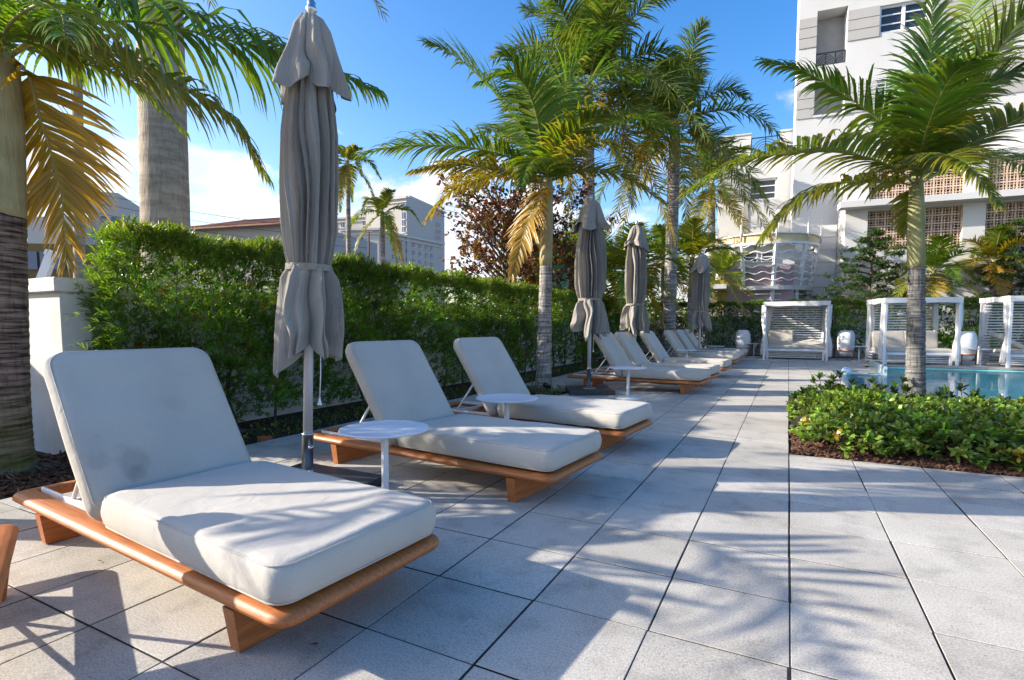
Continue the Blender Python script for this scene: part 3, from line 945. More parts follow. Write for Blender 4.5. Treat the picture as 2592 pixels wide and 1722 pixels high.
# taller shoots standing above the shrubs against the pool
sh = [(1890, 872, 8.9), (1935, 868, 9.0), (1990, 900, 8.7), (2010, 880, 9.1), (2060, 905, 8.6), (2180, 905, 8.4), (2215, 900, 8.6), (2260, 945, 7.9), (1850, 905, 8.2), (2080, 880, 9.2), (2165, 925, 8.0), (2310, 930, 8.3), (1915, 890, 8.4), (1965, 885, 8.6)]
for (a, b, yy) in sh:
    p = ony(a, b, yy)
    t = thing('tall_shoot', 'upright leafy shoot rising above the planter shrubs against the pool water', 'shoot', (p[0], p[1], 0), 0, 'tall shoots in the planter')
    hz = p[2]
    MB().tube([(0, 0, 0.0), (0.02, 0.01, hz * 0.6), (0, 0, hz)], [0.007, 0.006, 0.003], 5).build('stem', 'tree_bark', t)
    cs, ax = [], []
    for s in range(4):
        a2 = rng.uniform(0, 6.28); r2 = 0.0 if s == 0 else 0.09 + 0.05 * rng.random()
        c = np.array([r2 * math.cos(a2), r2 * math.sin(a2), hz - (0.0 if s == 0 else 0.05 + 0.1 * rng.random())])
        cs.append(c); ax.append((c[0] * 3, c[1] * 3, 1))
        if s: MB().tube([(0.01, 0, hz * 0.65), c], [0.005, 0.003], 5).build('branch', 'tree_bark', t)
    v, f, tt = sprigs(np.array(cs), np.array(ax), 15, 0.105, 0.034, leaf_tint(4, (0.06, 0.11, 0.022), 0.2), 1.0, 'broad', 0.03, 0.35, 0.1)
    link('leaves', mesh_np('leaves', v, f, tt), 'broad_leaf', t)

# ================================================================== PALMS
def bezier(pts, n):
    """smooth curve through the given points (Catmull-Rom)"""
    pts = [np.array(p, float) for p in pts]
    q = [2 * pts[0] - pts[1]] + pts + [2 * pts[-1] - pts[-2]]
    seg = len(pts) - 1
    outp = []
    for t in np.linspace(0, seg - 1e-6, n):
        k = int(t); u = t - k
        a, b, c, d = q[k], q[k + 1], q[k + 2], q[k + 3]
        outp.append(0.5 * ((2 * b) + (c - a) * u + (2 * a - 5 * b + 4 * c - d) * u * u + (3 * b - a - 3 * c + d) * u ** 3))
    return np.array(outp)
PGREEN = np.array([0.074, 0.168, 0.016])
PYEL = np.array([0.48, 0.28, 0.035])
def frond_mesh(pts, n=52, L=0.62, wid=0.034, yellow=0.05, drop=0.35, lift=0.25, r0=0.018, seg=5, pet=0.14, green=PGREEN, tipy=0.3, seed=None, twist=0.0, jit=0.10):
    rs = np.random.default_rng(seed if seed is not None else rng.integers(1 << 30))
    C = bezier(pts, n + 1)
    Tn = nrm(np.gradient(C, axis=0))
    Z = np.array([0, 0, 1.0])
    S0 = np.cross(Tn, Z)
    ln = np.linalg.norm(S0, axis=1, keepdims=True)
    alt = np.cross(Tn, nrm(np.array([[FW[0], FW[1], 0.001]]))) * -1
    wgt = smoothstep(0.12, 0.45, ln)
    S = nrm(S0 * wgt + alt * (1 - wgt) * np.sign((S0 * alt).sum(1, keepdims=True) + 1e-6))
    for i in range(1, len(S)):              # keep the side vector continuous along the rib
        if S[i] @ S[i - 1] < 0: S[i] = -S[i]
    U = np.cross(S, Tn)
    if twist:
        a = np.linspace(0, twist, n + 1)[:, None]
        S, U = S * np.cos(a) + U * np.sin(a), U * np.cos(a) - S * np.sin(a)
    if (U[:, 2].mean() < 0): U = -U
    Vs, Fs, Ts = [], [], []
    off = 0
    prof = [0.55, 0.95, 1.0, 0.8, 0.45, 0.04] if seg == 5 else [0.6, 1.0, 0.75, 0.05]
    for i in range(n + 1):
        t = i / n
        if t < pet: continue
        tt = (t - pet) / (1 - pet)
        for s in (-1, 1):
            if rs.random() < 0.015: continue
            ll = L * (0.55 + 0.45 * math.sin(PI * min(1, tt * 1.15 + 0.12))) * (1 - 0.55 * tt ** 4) * rs.uniform(0.88, 1.1)
            if tt < 0.1: ll *= 0.6 + 4 * tt
            ph = R(72 - 46 * tt + rs.normal(0, 5))
            li = lift * (1 - 0.4 * tt) + rs.normal(0, jit)
            d = Tn[i] * math.cos(ph) + s * S[i] * math.sin(ph) + U[i] * li
            d = d / np.linalg.norm(d)
            p = C[i] + (rs.random() - 0.5) * 0.01 * Tn[i]
            g = drop * rs.uniform(0.75, 1.3)
            yy = np.clip(yellow + rs.normal(0, 0.07), 0, 1)
            gcol = green * np.exp(rs.normal(0, 0.16))
            k = len(prof)
            hw = wid * 0.5 * rs.uniform(0.8, 1.15) * (1 - 0.45 * tt)
            for q in range(k):
                W = Tn[i] - (Tn[i] @ d) * d
                W = W / (np.linalg.norm(W) + 1e-6)
                nn = np.cross(d, W) * s
                f = q / (k - 1)
                a = hw * prof[q]
                Vs.append(p + W * a + nn * a * 0.35); Vs.append(p); Vs.append(p - W * a + nn * a * 0.35)
                y2 = min(1, yy + tipy * yy * f + (0.25 * max(0, f - 0.75) if yellow > 0.12 else 0))
                c = gcol * (1 - y2) + PYEL * y2 * (0.7 + 0.3 * f)
                Ts += [c, c * 1.15, c]
                p = p + d * (ll / (k - 1))
                d = d - Z * g * (0.35 + 0.9 * f)
                d = d / np.linalg.norm(d)
            for q in range(k - 1):
                b = off + 3 * q
                Fs.append((b, b + 1, b + 4, b + 3)); Fs.append((b + 1, b + 2, b + 5, b + 4))
            off += 3 * k
    # midrib
    m = 6
    rb = np.linspace(r0, 0.0025, n + 1)
    rb[:4] = r0 * np.array([1.9, 1.6, 1.35, 1.15])
    rc = np.array([0.30, 0.30, 0.10]) * (1 - yellow) + np.array([0.46, 0.34, 0.14]) * yellow
    step = 2
    idx = list(range(0, n + 1, step))
    for i in idx:
        for q in range(m):
            a = 2 * PI * q / m
            Vs.append(C[i] + rb[i] * (S[i] * math.cos(a) + U[i] * 0.8 * math.sin(a))); Ts.append(rc * rs.uniform(0.9, 1.1))
    for j in range(len(idx) - 1):
        for q in range(m):
            b = off + j * m
            Fs.append((b + q, b + (q + 1) % m, b + m + (q + 1) % m, b + m + q))
    return mesh_np('frond', np.array(Vs), np.array(Fs), np.array(Ts), True)
def trunk_mesh(pts, rads, rings, amp, n=22, seed=0, steps=90):
    """palm trunk with ring scars"""
    rs = np.random.default_rng(seed)
    C = bezier(pts, steps)
    rr = np.interp(np.linspace(0, 1, steps), np.linspace(0, 1, len(rads)), rads)
    h = np.linspace(0, 1, steps) * rings
    ph = rs.uniform(0, 6.28, 3)
    ls = []
    for k in range(steps):
        e = amp * (abs(math.sin(PI * h[k] + 0.4 * math.sin(h[k] * 0.7))) - 0.5)
        ls.append([(C[k][0] + (rr[k] + e + amp * 0.6 * math.sin(3 * a + ph[0] + k * 0.05)) * math.cos(a),
                    C[k][1] + (rr[k] + e + amp * 0.6 * math.sin(2 * a + ph[1])) * math.sin(a), C[k][2]) for a in np.linspace(0, 2 * PI, n, endpoint=False)])
    return MB().loops(ls, True, True, True, True).mesh('trunk')
def palm(label, base, crown, r_base, r_top, shaft_r, shaft0, fronds, trunk_mat, shaft_mat, group=None, rings=24, amp=0.004, name='palm_tree', flare=1.5):
    """base, crown: world points; shaft0: fraction of the height where the smooth crownshaft starts"""
    base = np.array(base, float); crown = np.array(crown, float)
    t = thing(name, label, 'palm tree', tuple(base), 0, group)
    ax = crown - base
    s0 = ax * shaft0
    link('trunk', trunk_mesh([(0, 0, -0.05), ax * shaft0 * 0.12, ax * shaft0 * 0.5, s0], [r_base * flare, r_base * 1.12, r_base, (r_base + r_top) / 2, r_top], rings, amp), trunk_mat, t)
    sh = [s0 - ax * 0.004, s0 + (ax - s0) * 0.25, s0 + (ax - s0) * 0.6, ax, ax + nrm(ax) * 0.18]
    MB().loops([[tuple(c + r * np.array([math.cos(a), math.sin(a), 0])) for a in np.linspace(0, 2 * PI, 18, endpoint=False)] for c, r in
                zip(bezier(sh, 14), np.interp(np.linspace(0, 1, 14), [0, 0.1, 0.5, 0.8, 1], [r_top * 1.02, shaft_r * 1.05, shaft_r, shaft_r * 0.8, 0.01]))]).build('crownshaft', shaft_mat, t)
    for me in fronds:
        link('frond', me, 'palm_leaf', t)
    return t
def rel(base, pts):
    b = np.array(base)
    return [np.array(p) - b for p in pts]

# --- the three palms of the deck, fronds laid along the ribs seen in the photograph
def px_fronds(base, crown, D, specs, **kw):
    """specs: (list of (px, py, extra depth)), yellow, drop, options"""
    outp = []
    for (pp, yel, drop, opt) in specs:
        k = dict(kw); k.update(opt)
        pts = [np.array(crown)] + [P(a, b, D + dd) for a, b, dd in pp]
        outp.append(frond_mesh(rel(base, pts), yellow=yel, drop=drop, **k))
    return outp

# thick palm at the left
bL = onz(-2, 1095, -0.03)
DL = depth_of(bL)
cL = P(-8, 150, DL + 0.05)
fL = px_fronds(bL, cL, DL, [
    ([(130, 75, 0.2), (313, 50, 0.5), (523, 92, 0.8), (660, 125, 0.95), (860, 205, 1.2)], 0.03, 1.0, dict(n=110, L=1.02, wid=0.045)),
    ([(97, 88, 0.05), (244, 112, 0.1), (383, 185, 0.15), (523, 268, 0.25), (606, 395, 0.3)], 0.30, 0.6, dict(n=92, L=0.68)),
    ([(70, 110, 0.3), (160, 138, 0.6), (300, 185, 0.9), (420, 300, 1.1)], 0.1, 0.5, dict(n=56, L=0.5)),
    ([(60, 165, 0.1), (88, 261, 0.15), (122, 366, 0.2), (143, 460, 0.2), (152, 600, 0.2)], 0.80, 0.16, dict(n=92, L=0.74, lift=0.0)),
    ([(40, 70, 0.3), (110, 10, 0.6), (240, -20, 0.9), (420, 10, 1.2)], 0.04, 0.5, dict(n=54)),
    ([(-10, 60, -0.1), (30, -60, -0.2), (110, -190, -0.4), (260, -240, -0.6)], 0.03, 0.3, dict(n=54)),
    ([(-60, 60, 0.3), (-160, -20, 0.5), (-330, -20, 0.7), (-480, 60, 0.8)], 0.05, 0.5, dict(n=50)),
    ([(-50, 100, -0.2), (-150, 80, -0.3), (-300, 160, -0.4), (-400, 320, -0.4)], 0.15, 0.5, dict(n=50)),
    ([(20, 60, -0.3), (90, 10, -0.7), (140, 30, -1.2), (150, 90, -1.5)], 0.06, 0.4, dict(n=50)),
    ([(10, 40, 0.5), (40, -80, 1.0), (60, -170, 1.5), (120, -200, 2.1)], 0.03, 0.3, dict(n=50)),
], L=0.60, wid=0.042)
palmL = palm('thick brown ringed palm standing in mulch beside the white wall', bL, cL, 0.185, 0.17, 0.165, 0.63, fL, 'trunk_brown', 'shaft_tan', 'deck palms', 34, 0.006, flare=1.45)
# roots at its foot
# slim palm behind the third lounger
b2 = onz(1252, 903, -0.02)
D2 = depth_of(b2)
c2 = P(1262, 425, D2)
f2 = px_fronds(b2, c2, D2, [
    ([(1215, 320, 0.1), (1146, 223, 0.2), (1090, 164, 0.3), (1030, 118, 0.4), (985, 101, 0.5)], 0.03, 0.22, dict(L=0.92)),
    ([(1185, 368, 0.0), (1094, 343, -0.2), (1007, 336, -0.3), (923, 338, -0.4), (835, 356, -0.5)], 0.06, 0.32, dict(L=0.92)),
    ([(1209, 402, -0.1), (1111, 385, -0.4), (1030, 380, -0.7), (955, 395, -0.9)], 0.42, 0.4, dict(L=0.7)),
    ([(1225, 420, 0.2), (1130, 408, 0.5), (1045, 437, 0.8), (985, 505, 0.9)], 0.50, 0.35, dict(L=0.7)),
    ([(1254, 348, 0.1), (1244, 244, 0.2), (1216, 165, 0.1), (1160, 118, 0.0)], 0.04, 0.22, dict(L=0.95)),
    ([(1278, 370, -0.2), (1325, 305, -0.5), (1385, 265, -0.9), (1440, 268, -1.2)], 0.16, 0.3, dict(L=0.7)),
    ([(1290, 390, -0.3), (1345, 335, -0.7), (1400, 330, -1.1), (1430, 370, -1.3)], 0.42, 0.35, dict(L=0.5, wid=0.04)),
    ([(1290, 410, 0.1), (1355, 396, 0.2), (1442, 408, 0.3), (1530, 468, 0.4)], 0.42, 0.25, dict(L=0.7)),
    ([(1243, 448, -0.1), (1222, 500, -0.15), (1200, 565, -0.2), (1180, 635, -0.2)], 0.75, 0.15, dict(L=0.55, lift=0.0)),
    ([(1310, 350, 0.3), (1400, 290, 0.7), (1490, 275, 1.0), (1570, 310, 1.2)], 0.05, 0.3, dict(L=0.75)),
    ([(1270, 330, -0.1), (1300, 210, -0.2), (1345, 120, -0.3), (1410, 80, -0.4)], 0.03, 0.25, dict(L=0.78)),
    ([(1265, 350, 0.4), (1280, 260, 0.9), (1285, 200, 1.4), (1290, 180, 1.9)], 0.05, 0.3, dict(L=0.7)),
    ([(1240, 380, 0.4), (1190, 320, 0.9), (1130, 300, 1.4), (1080, 330, 1.7)], 0.1, 0.35, dict(L=0.7)),
    ([(1250, 340, -0.2), (1225, 230, -0.5), (1180, 170, -0.7), (1110, 190, -0.9)], 0.05, 0.35, dict(L=0.85)),
    ([(1285, 340, 0.2), (1330, 230, 0.4), (1390, 170, 0.5), (1470, 180, 0.6)], 0.05, 0.3, dict(L=0.85)),
    ([(1262, 400, -0.4), (1240, 370, -0.9), (1215, 385, -1.3), (1200, 430, -1.6)], 0.12, 0.35, dict(L=0.6)),
], L=0.75, wid=0.055, n=84)
palm('slim pale ringed palm rising behind the third lounger', b2, c2, 0.125, 0.10, 0.105, 0.61, f2, 'trunk_grey', 'shaft_tan', 'deck palms', 44, 0.005, flare=1.6)
# palm in the poolside planter
bR = onz(2110, 928, 0.0)
DR = depth_of(bR)
cR = P(2112, 430, DR)
fR = px_fronds(bR, cR, DR, [
    ([(2126, 340, 0.0), (2138, 220, -0.05), (2147, 100, -0.1), (2150, -60, -0.2)], 0.03, 0.30, dict(L=1.0)),
    ([(2160, 385, -0.3), (2215, 343, -0.7), (2290, 303, -1.2), (2380, 262, -1.7), (2480, 262, -2.1)], 0.26, 0.25, dict(L=0.72, lift=0.45)),
    ([(2080, 345, 0.1), (2028, 279, 0.2), (1941, 216, 0.3), (1854, 165, 0.4), (1762, 142, 0.5)], 0.05, 0.4, dict(L=0.86, wid=0.065)),
    ([(2063, 388, -0.2), (1959, 355, -0.5), (1854, 352, -0.8), (1720, 372, -1.0), (1597, 440, -1.2)], 0.20, 0.45, dict(L=0.92, lift=0.5, wid=0.07)),
    ([(2063, 421, 0.1), (1959, 421, 0.15), (1871, 445, 0.2), (1805, 495, 0.2), (1755, 555, 0.2)], 0.26, 0.5, dict(L=0.72, wid=0.065)),
    ([(2150, 330, 0.3), (2220, 190, 0.7), (2300, 80, 1.1), (2400, 20, 1.4)], 0.06, 0.25, dict(L=0.8)),
    ([(2150, 350, -0.2), (2230, 240, -0.5), (2330, 170, -0.8), (2450, 150, -1.1)], 0.12, 0.3, dict(L=0.78)),
    ([(2170, 330, -0.3), (2260, 180, -0.7), (2340, 60, -1.0), (2420, -40, -1.3)], 0.15, 0.3, dict(L=0.95)),
    ([(2150, 300, 0.2), (2200, 150, 0.4), (2240, 20, 0.6), (2290, -100, 0.8)], 0.1, 0.3, dict(L=0.95)),
    ([(2165, 400, 0.3), (2240, 370, 0.7), (2330, 370, 1.1), (2420, 430, 1.4)], 0.1, 0.35, dict(L=0.7)),
    ([(2115, 350, 0.5), (2110, 260, 1.0), (2090, 190, 1.5), (2060, 170, 2.0)], 0.04, 0.3, dict(L=0.75)),
    ([(2120, 360, -0.5), (2150, 260, -1.0), (2200, 170, -1.4), (2270, 130, -1.8)], 0.08, 0.3, dict(L=0.7)),
    ([(2100, 455, 0.1), (2092, 500, 0.15), (2080, 540, 0.2)], 0.3, 0.2, dict(L=0.35, n=26)),
    ([(2135, 390, -0.5), (2180, 360, -1.1), (2240, 390, -1.6), (2300, 470, -1.9)], 0.25, 0.35, dict(L=0.6)),
], L=0.78, wid=0.055, n=84)
palm('grey ringed palm growing from the shrub planter beside the pool', bR, cR, 0.115, 0.10, 0.105, 0.63, fR, 'trunk_dark', 'shaft_green', 'deck palms', 26, 0.010, flare=1.5)

def wild_fronds(n, length, L, wid, yellow=0.1, npair=40, seg=3, up=80, low=-30, drop=0.35, seed=1, green=PGREEN, z0=0.0, arch=0.55, dz=0.0, jit=0.12):
    """crown of fronds for palms whose single fronds cannot be traced"""
    rs = np.random.default_rng(seed)
    outp = []
    for k in range(n):
        f = (k + 0.5) / n
        el = R(up + (low - up) * f ** 1.1 + rs.normal(0, 6))
        az = k * 2.39996 + rs.normal(0, 0.2)
        ln = length * rs.uniform(0.85, 1.1) * (0.8 if f < 0.12 else 1)
        h = np.array([math.cos(az), math.sin(az), 0])
        p0 = np.array([0, 0, z0])
        d0 = h * math.cos(el) + np.array([0, 0, math.sin(el)])
        p1 = p0 + d0 * ln * 0.33
        sag = arch * ln * (0.4 + 0.6 * math.cos(el) ** 2)
        p2 = p0 + d0 * ln * 0.68 - np.array([0, 0, 0.28 * sag])
        p3 = p0 + d0 * ln * 0.98 - np.array([0, 0, 0.95 * sag])
        y = yellow * rs.uniform(0.3, 1.4) + (0.45 * max(0, f - 0.75) / 0.25 if yellow > 0.05 else 0)
        outp.append(frond_mesh([p0, p1, p2, p3], n=npair, L=L, wid=wid, yellow=min(0.9, y), drop=drop, seg=seg, r0=0.022, green=green, jit=jit, seed=int(rs.integers(1 << 30))))
    return outp
def far_palm(label, base, crown, r, fronds, tm, sm, shaft0=0.8, group=None, rings=20, amp=0.004, flare=1.3):
    base = np.array(base, float); crown = np.array(crown, float)
    off = crown - base
    t = palm(label, base, crown, r, r * 0.9, r * 0.85, shaft0, [], tm, sm, group, rings, amp, flare=flare)
    for me in fronds:
        link('frond', me, 'palm_leaf', t, tuple(off))
    return t
def ground_at(px, d):
    """point on the ground straight below pixel column px at depth d"""
    p = P(px, 749, d)
    return np.array([p[0], p[1], -0.09])
RG = np.array([0.05, 0.105, 0.018])
# palm outside the frame on the left whose fronds shade the paving and the first lounger
b = np.array([-5.45, 0.42, -0.03]); c = np.array([-5.42, 0.55, 2.12])
def shade_pt(sx, sy, z, zs=0.0):
    """point at height z whose shadow falls on (sx, sy, zs)"""
    k = (z - zs) / math.tan(SUN_EL)
    return np.array([sx - k * math.cos(SUN_AZ), sy - k * math.sin(SUN_AZ), z])
sf = []
for pts, y_, dr, L_ in (([(-0.75, 2.78, 2.35), (-0.35, 2.76, 2.48), (0.0, 2.52, 2.45), (0.14, 2.1, 2.32), (0.14, 1.8, 2.15)], 0.1, 0.3, 0.75),
                        ([(-0.85, 2.9, 2.3), (-0.7, 3.2, 2.4), (-0.5, 3.45, 2.38), (-0.35, 3.6, 2.25)], 0.1, 0.3, 0.6),
                        ([(-0.85, 2.35, 2.25), (-0.68, 2.02, 2.22), (-0.74, 1.78, 2.1), (-0.98, 1.6, 1.9)], 0.2, 0.25, 0.65)):
    sf.append(frond_mesh([np.array([0, 0, 0.0])] + [shade_pt(*p) - c for p in pts], n=22, L=L_, wid=0.056, yellow=y_, drop=dr))
for (dx, dy, dz) in ((-1.5, 0.1, -0.6), (-1.2, 0.7, -0.6), (-1.6, 0.4, 0.2), (-1.3, 1.0, -0.2)):
    e = np.array([dx, dy, dz])
    sf.append(frond_mesh([np.zeros(3), e * 0.35 + np.array([0, 0, 0.3]), e * 0.7 + np.array([0, 0, 0.25]), e], n=34, L=0.45, wid=0.055, yellow=0.15, drop=0.4))
far_palm('ringed palm beside the wall before the first lounger', b, c, 0.15, sf, 'trunk_brown', 'shaft_tan', 0.7, 'deck palms')
# royal palm with the massive pale trunk
b = ground_at(385, 7.25); c = P(357, -420, 7.25)
far_palm('royal palm with massive smooth pale trunk behind the hedge', b, c, 0.30, wild_fronds(14, 3.4, 0.9, 0.05, 0.06, 46, 3, 80, -25, 0.45, 5, RG), 'trunk_pale', 'shaft_green', 0.86, 'royal palms', 14, 0.004)
b = ground_at(181, 15); c = P(174, -90, 15)
far_palm('tall thin grey palm far behind the thick brown palm', b, c, 0.14, wild_fronds(12, 2.6, 0.7, 0.05, 0.06, 34, 3, 80, -35, 0.45, 6, RG), 'trunk_pale', 'shaft_green', 0.88, 'royal palms', 14, 0.004)
# royal palms rising behind the slim deck palm
b = ground_at(1360, 16.5); c = P(1355, 205, 16.5)
far_palm('tall royal palm with wide feathery crown behind the slim palm', b, c, 0.2, wild_fronds(25, 4.4, 1.05, 0.062, 0.08, 110, 3, 88, -45, 0.5, 8, RG * 1.2, arch=0.55, jit=0.4), 'trunk_grey', 'shaft_green', 0.85, 'royal palms', 30)
b = ground_at(1541, 18.5); c = P(1556, 290, 18.5)
far_palm('royal palm with a short crown beside the white building', b, c, 0.22, wild_fronds(23, 3.9, 0.95, 0.06, 0.06, 100, 3, 88, -48, 0.5, 9, RG * 1.15, arch=0.58, jit=0.35), 'trunk_grey', 'shaft_green', 0.82, 'royal palms', 36)
b = ground_at(1640, 27); c = P(1640, 425, 27)
far_palm('leafy palm with hanging fronds in front of the white building corner', b, c, 0.2, wild_fronds(17, 3.6, 0.9, 0.07, 0.1, 70, 3, 80, -55, 0.5, 10, RG*1.2), 'trunk_grey', 'shaft_green', 0.85, 'royal palms')
# young palms behind the hedge
for (px, py, d, ln, sd, lab, yl) in ((1450, 625, 15.5, 1.9, 31, 'young bushy palm between the closed umbrellas behind the hedge', 0.22), (1352, 575, 22.0, 1.9, 32, 'young palm behind the slim palm and the green banner', 0.25),
                                 (1530, 600, 21.0, 2.2, 33, 'yellowing young palm behind the far hedge', 0.3), (1660, 640, 26, 2.2, 34, 'drooping young palm by the wavy rail pergola', 0.18)):
    b = ground_at(px, d); c = P(px, py, d)
    far_palm(lab, b, c, 0.12, wild_fronds(17, ln, 0.6, 0.055, yl, 64, 3, 80, -45, 0.35, sd, PGREEN * 1.3), 'trunk_grey', 'shaft_green', 0.8, 'young palms')
b = np.array([-3.3, 20.85, -0.03]); c = P(1595, 600, depth_of(b))
far_palm('slim ringed palm in front of the far hedge by the last umbrella', b, c, 0.12, wild_fronds(15, 2.4, 0.65, 0.055, 0.16, 64, 3, 78, -35, 0.35, 35), 'trunk_grey', 'shaft_tan', 0.68, 'deck palms', 40)
for (xx, yy, hh, ln, sd, lab) in ((-7.6, 16.6, 2.8, 1.9, 61, 'bushy palm close behind the hedge beyond the slim palm'), (-7.0, 18.2, 3.1, 2.1, 62, 'bushy palm close behind the hedge beside the third umbrella'), (-6.4, 19.8, 3.0, 2.1, 63, 'bushy palm behind the hedge corner')):
    far_palm(lab, (xx, yy, -0.09), (xx, yy, hh), 0.12, wild_fronds(18, ln, 0.65, 0.06, 0.16, 60, 3, 80, -40, 0.35, sd, PGREEN * 1.2), 'trunk_grey', 'shaft_green', 0.8, 'young palms')
# two small palms in front of the hotel
for (px, py, d, ln, sd, lab) in ((805, 375, 25, 1.9, 41, 'thin palm with drooping yellow skirt in front of the hotel'), (885, 492, 25, 2.1, 42, 'thin palm with arching fronds in front of the hotel')):
    b = ground_at(px, d); c = P(px - 4, py, d)
    far_palm(lab, b, c, 0.12, wild_fronds(11 if sd == 41 else 9, ln, 0.5, 0.08, 0.2, 56, 3, 66, -62, 0.45, sd, PGREEN, arch=0.75), 'trunk_grey', 'shaft_green', 0.84, 'thin palms by the hotel')
# palms behind the cabanas
for (px, py, d, ln, sd, lab, yl) in ((2150, 625, 21.5, 2.3, 51, 'fan of palm fronds hanging behind the middle cabana', 0.16), (2290, 600, 22.5, 2.0, 52, 'yellowing palm between the middle and right cabanas', 0.35)):
    b = ground_at(px, d); c = P(px, py, d)
    far_palm(lab, b, c, 0.13, wild_fronds(16, ln, 0.65, 0.06, yl, 60, 3, 78, -45, 0.35, sd), 'trunk_dark', 'shaft_green', 0.75, 'young palms')

# ================================================================== LOUNGERS
LEN, WID = 2.36, 0.79
def ring_profile(outer, prof, parent, name, material):
    """closed rounded-rectangle frame swept with a rail profile of (inset, z)"""
    hx, hy, rad = outer
    ls = []
    for (ins, z) in prof:
        ls.append([(x, y, z) for x, y in rrect_fixed(hx - ins, hy - ins, max(0.006, rad - ins))])
    ls.append(ls[0])
    b = MB().loops(ls, True, False, False, True)
    me = b.mesh(name)
    try: me.set_sharp_from_angle(angle=R(50))
    except Exception: pass
    return link(name, me, material, parent)
def rrect_fixed(hx, hy, r, n=7):
    pts = []
    for cx, cy, a0 in ((hx - r, hy - r, 0), (-hx + r, hy - r, 90), (-hx + r, -hy + r, 180), (hx - r, -hy + r, 270)):
        for i in range(n + 1):
            a = R(a0 + 90 * i / n)
            pts.append((cx + r * math.cos(a), cy + r * math.sin(a)))
    return pts
def make_lounger(label):
    """origin: near foot corner of the frame; length runs to -x, width to +y"""
    t = thing('sun_lounger', label, 'sun lounger', (0, 0, 0), 0, 'teak sun loungers along the hedge')
    c = (-LEN / 2, WID / 2, 0)
    prof = [(0.0, 0.185), (0.004, 0.197), (0.016, 0.207), (0.05, 0.212), (0.092, 0.212), (0.100, 0.207), (0.102, 0.195), (0.100, 0.168), (0.092, 0.160), (0.04, 0.158), (0.012, 0.164), (0.002, 0.175)]
    f = ring_profile((LEN / 2, WID / 2, 0.075), prof, t, 'frame', 'teak')
    f.location = c
    for x in (-0.30, -1.98):
        b = MB()
        # board leg right across, tapering slightly towards the floor
        b.loops([[(x - w, y0, z), (x + w, y0, z), (x + w, y1, z), (x - w, y1, z)] for z, w, y0, y1 in ((0.0, 0.023, 0.034, WID - 0.034), (0.004, 0.027, 0.030, WID - 0.030), (0.157, 0.033, 0.010, WID - 0.010))], True, True, True, False)
        b.build('leg', 'teak_cross', t)
    for k in range(6):
        x = -0.2 - k * 0.2
        link('slat', bevel_box((x - 0.035, 0.101, 0.17), (x + 0.035, WID - 0.101, 0.198), 0.004, 1), 'teak', t)
    for y in (0.118, WID - 0.118):
        link('rail', bevel_box((-LEN + 0.1, y - 0.007, 0.196), (-1.30, y + 0.007, 0.226), 0.003, 1), 'white_metal', t)
    # backrest: tilted frame of white tube, cushion on it
    th = R(56)
    u = np.array([-math.cos(th), 0, math.sin(th)])          # up along the back
    nb = np.array([math.sin(th), 0, math.cos(th)])          # out of its face
    h0 = np.array([-1.345, 0, 0.245])
    fb = MB()
    for y in (0.10, WID - 0.10):
        p0 = h0 + np.array([0, y, 0]) - nb * 0.07
        fb.tube([p0, p0 + u * 0.80], 0.011, 8)
    for s in (0.02, 0.40, 0.79):
        p0 = h0 + u * s - nb * 0.07
        fb.tube([p0 + np.array([0, 0.1, 0]), p0 + np.array([0, WID - 0.1, 0])], 0.009, 8)
    fb.build('backrest_frame', 'white_metal', t)
    for y in (0.125, WID - 0.125):
        a = h0 + u * 0.40 - nb * 0.08 + np.array([0, y, 0])
        MB().tube([a, (-1.88, y, 0.212)], 0.0105, 8).build('support_strut', 'white_metal', t)
        MB().tube([(-1.88, y, 0.216), (-1.42, y, 0.226)], 0.008, 8).build('support_strut', 'white_metal', t)
    MB().tube([(-1.88, 0.125, 0.214), (-1.88, WID - 0.125, 0.214)], 0.009, 8).build('cross_bar', 'white_metal', t)
    M = Matrix(((u[0], 0, nb[0], 0), (0, 1, 0, 0), (u[2], 0, nb[2], 0), (0, 0, 0, 1)))
    cb = pillow(0.438, 0.383, 0.11, 0.085, 0.042, 0.007, 5, 0.003).build('back_cushion', 'cushion', t)
    mid = h0 + u * 0.425 - nb * 0.005 + np.array([0, WID / 2, 0])
    cb.matrix_local = Matrix.Translation(Vector(mid)) @ M
    s = pillow(0.650, 0.386, 0.148, 0.07, 0.044, 0.006, 9, 0.0025).build('seat_cushion', 'cushion', t)
    s.location = (-0.662, WID / 2, 0.296)
    # corded seams round the cushion edges
    def seam(cush, hx, hy, th_, rad, er):
        k = 0.3 * er
        o = [(x * (hx - k) / hx, y * (hy - k) / hy) for x, y in rrect_fixed(hx, hy, rad)]
        for zz in (th_ / 2 - er * 0.29, -th_ / 2 + er * 0.29):
            MB().tube([(x, y, zz) for x, y in o] + [(o[0][0], o[0][1], zz)], 0.0036, 5).build('piping', 'cushion', cush)
    seam(cb, 0.438, 0.383, 0.11, 0.085, 0.042)
    seam(s, 0.650, 0.386, 0.148, 0.07, 0.044)
    # stitched piping down the foot corners
    for y in (WID / 2 - 0.36, WID / 2 + 0.36):
        MB().tube([(-0.045, y, 0.245), (-0.0405, y, 0.29), (-0.0415, y, 0.325)], 0.0018, 5).build('piping', 'cushion', t)
    return t
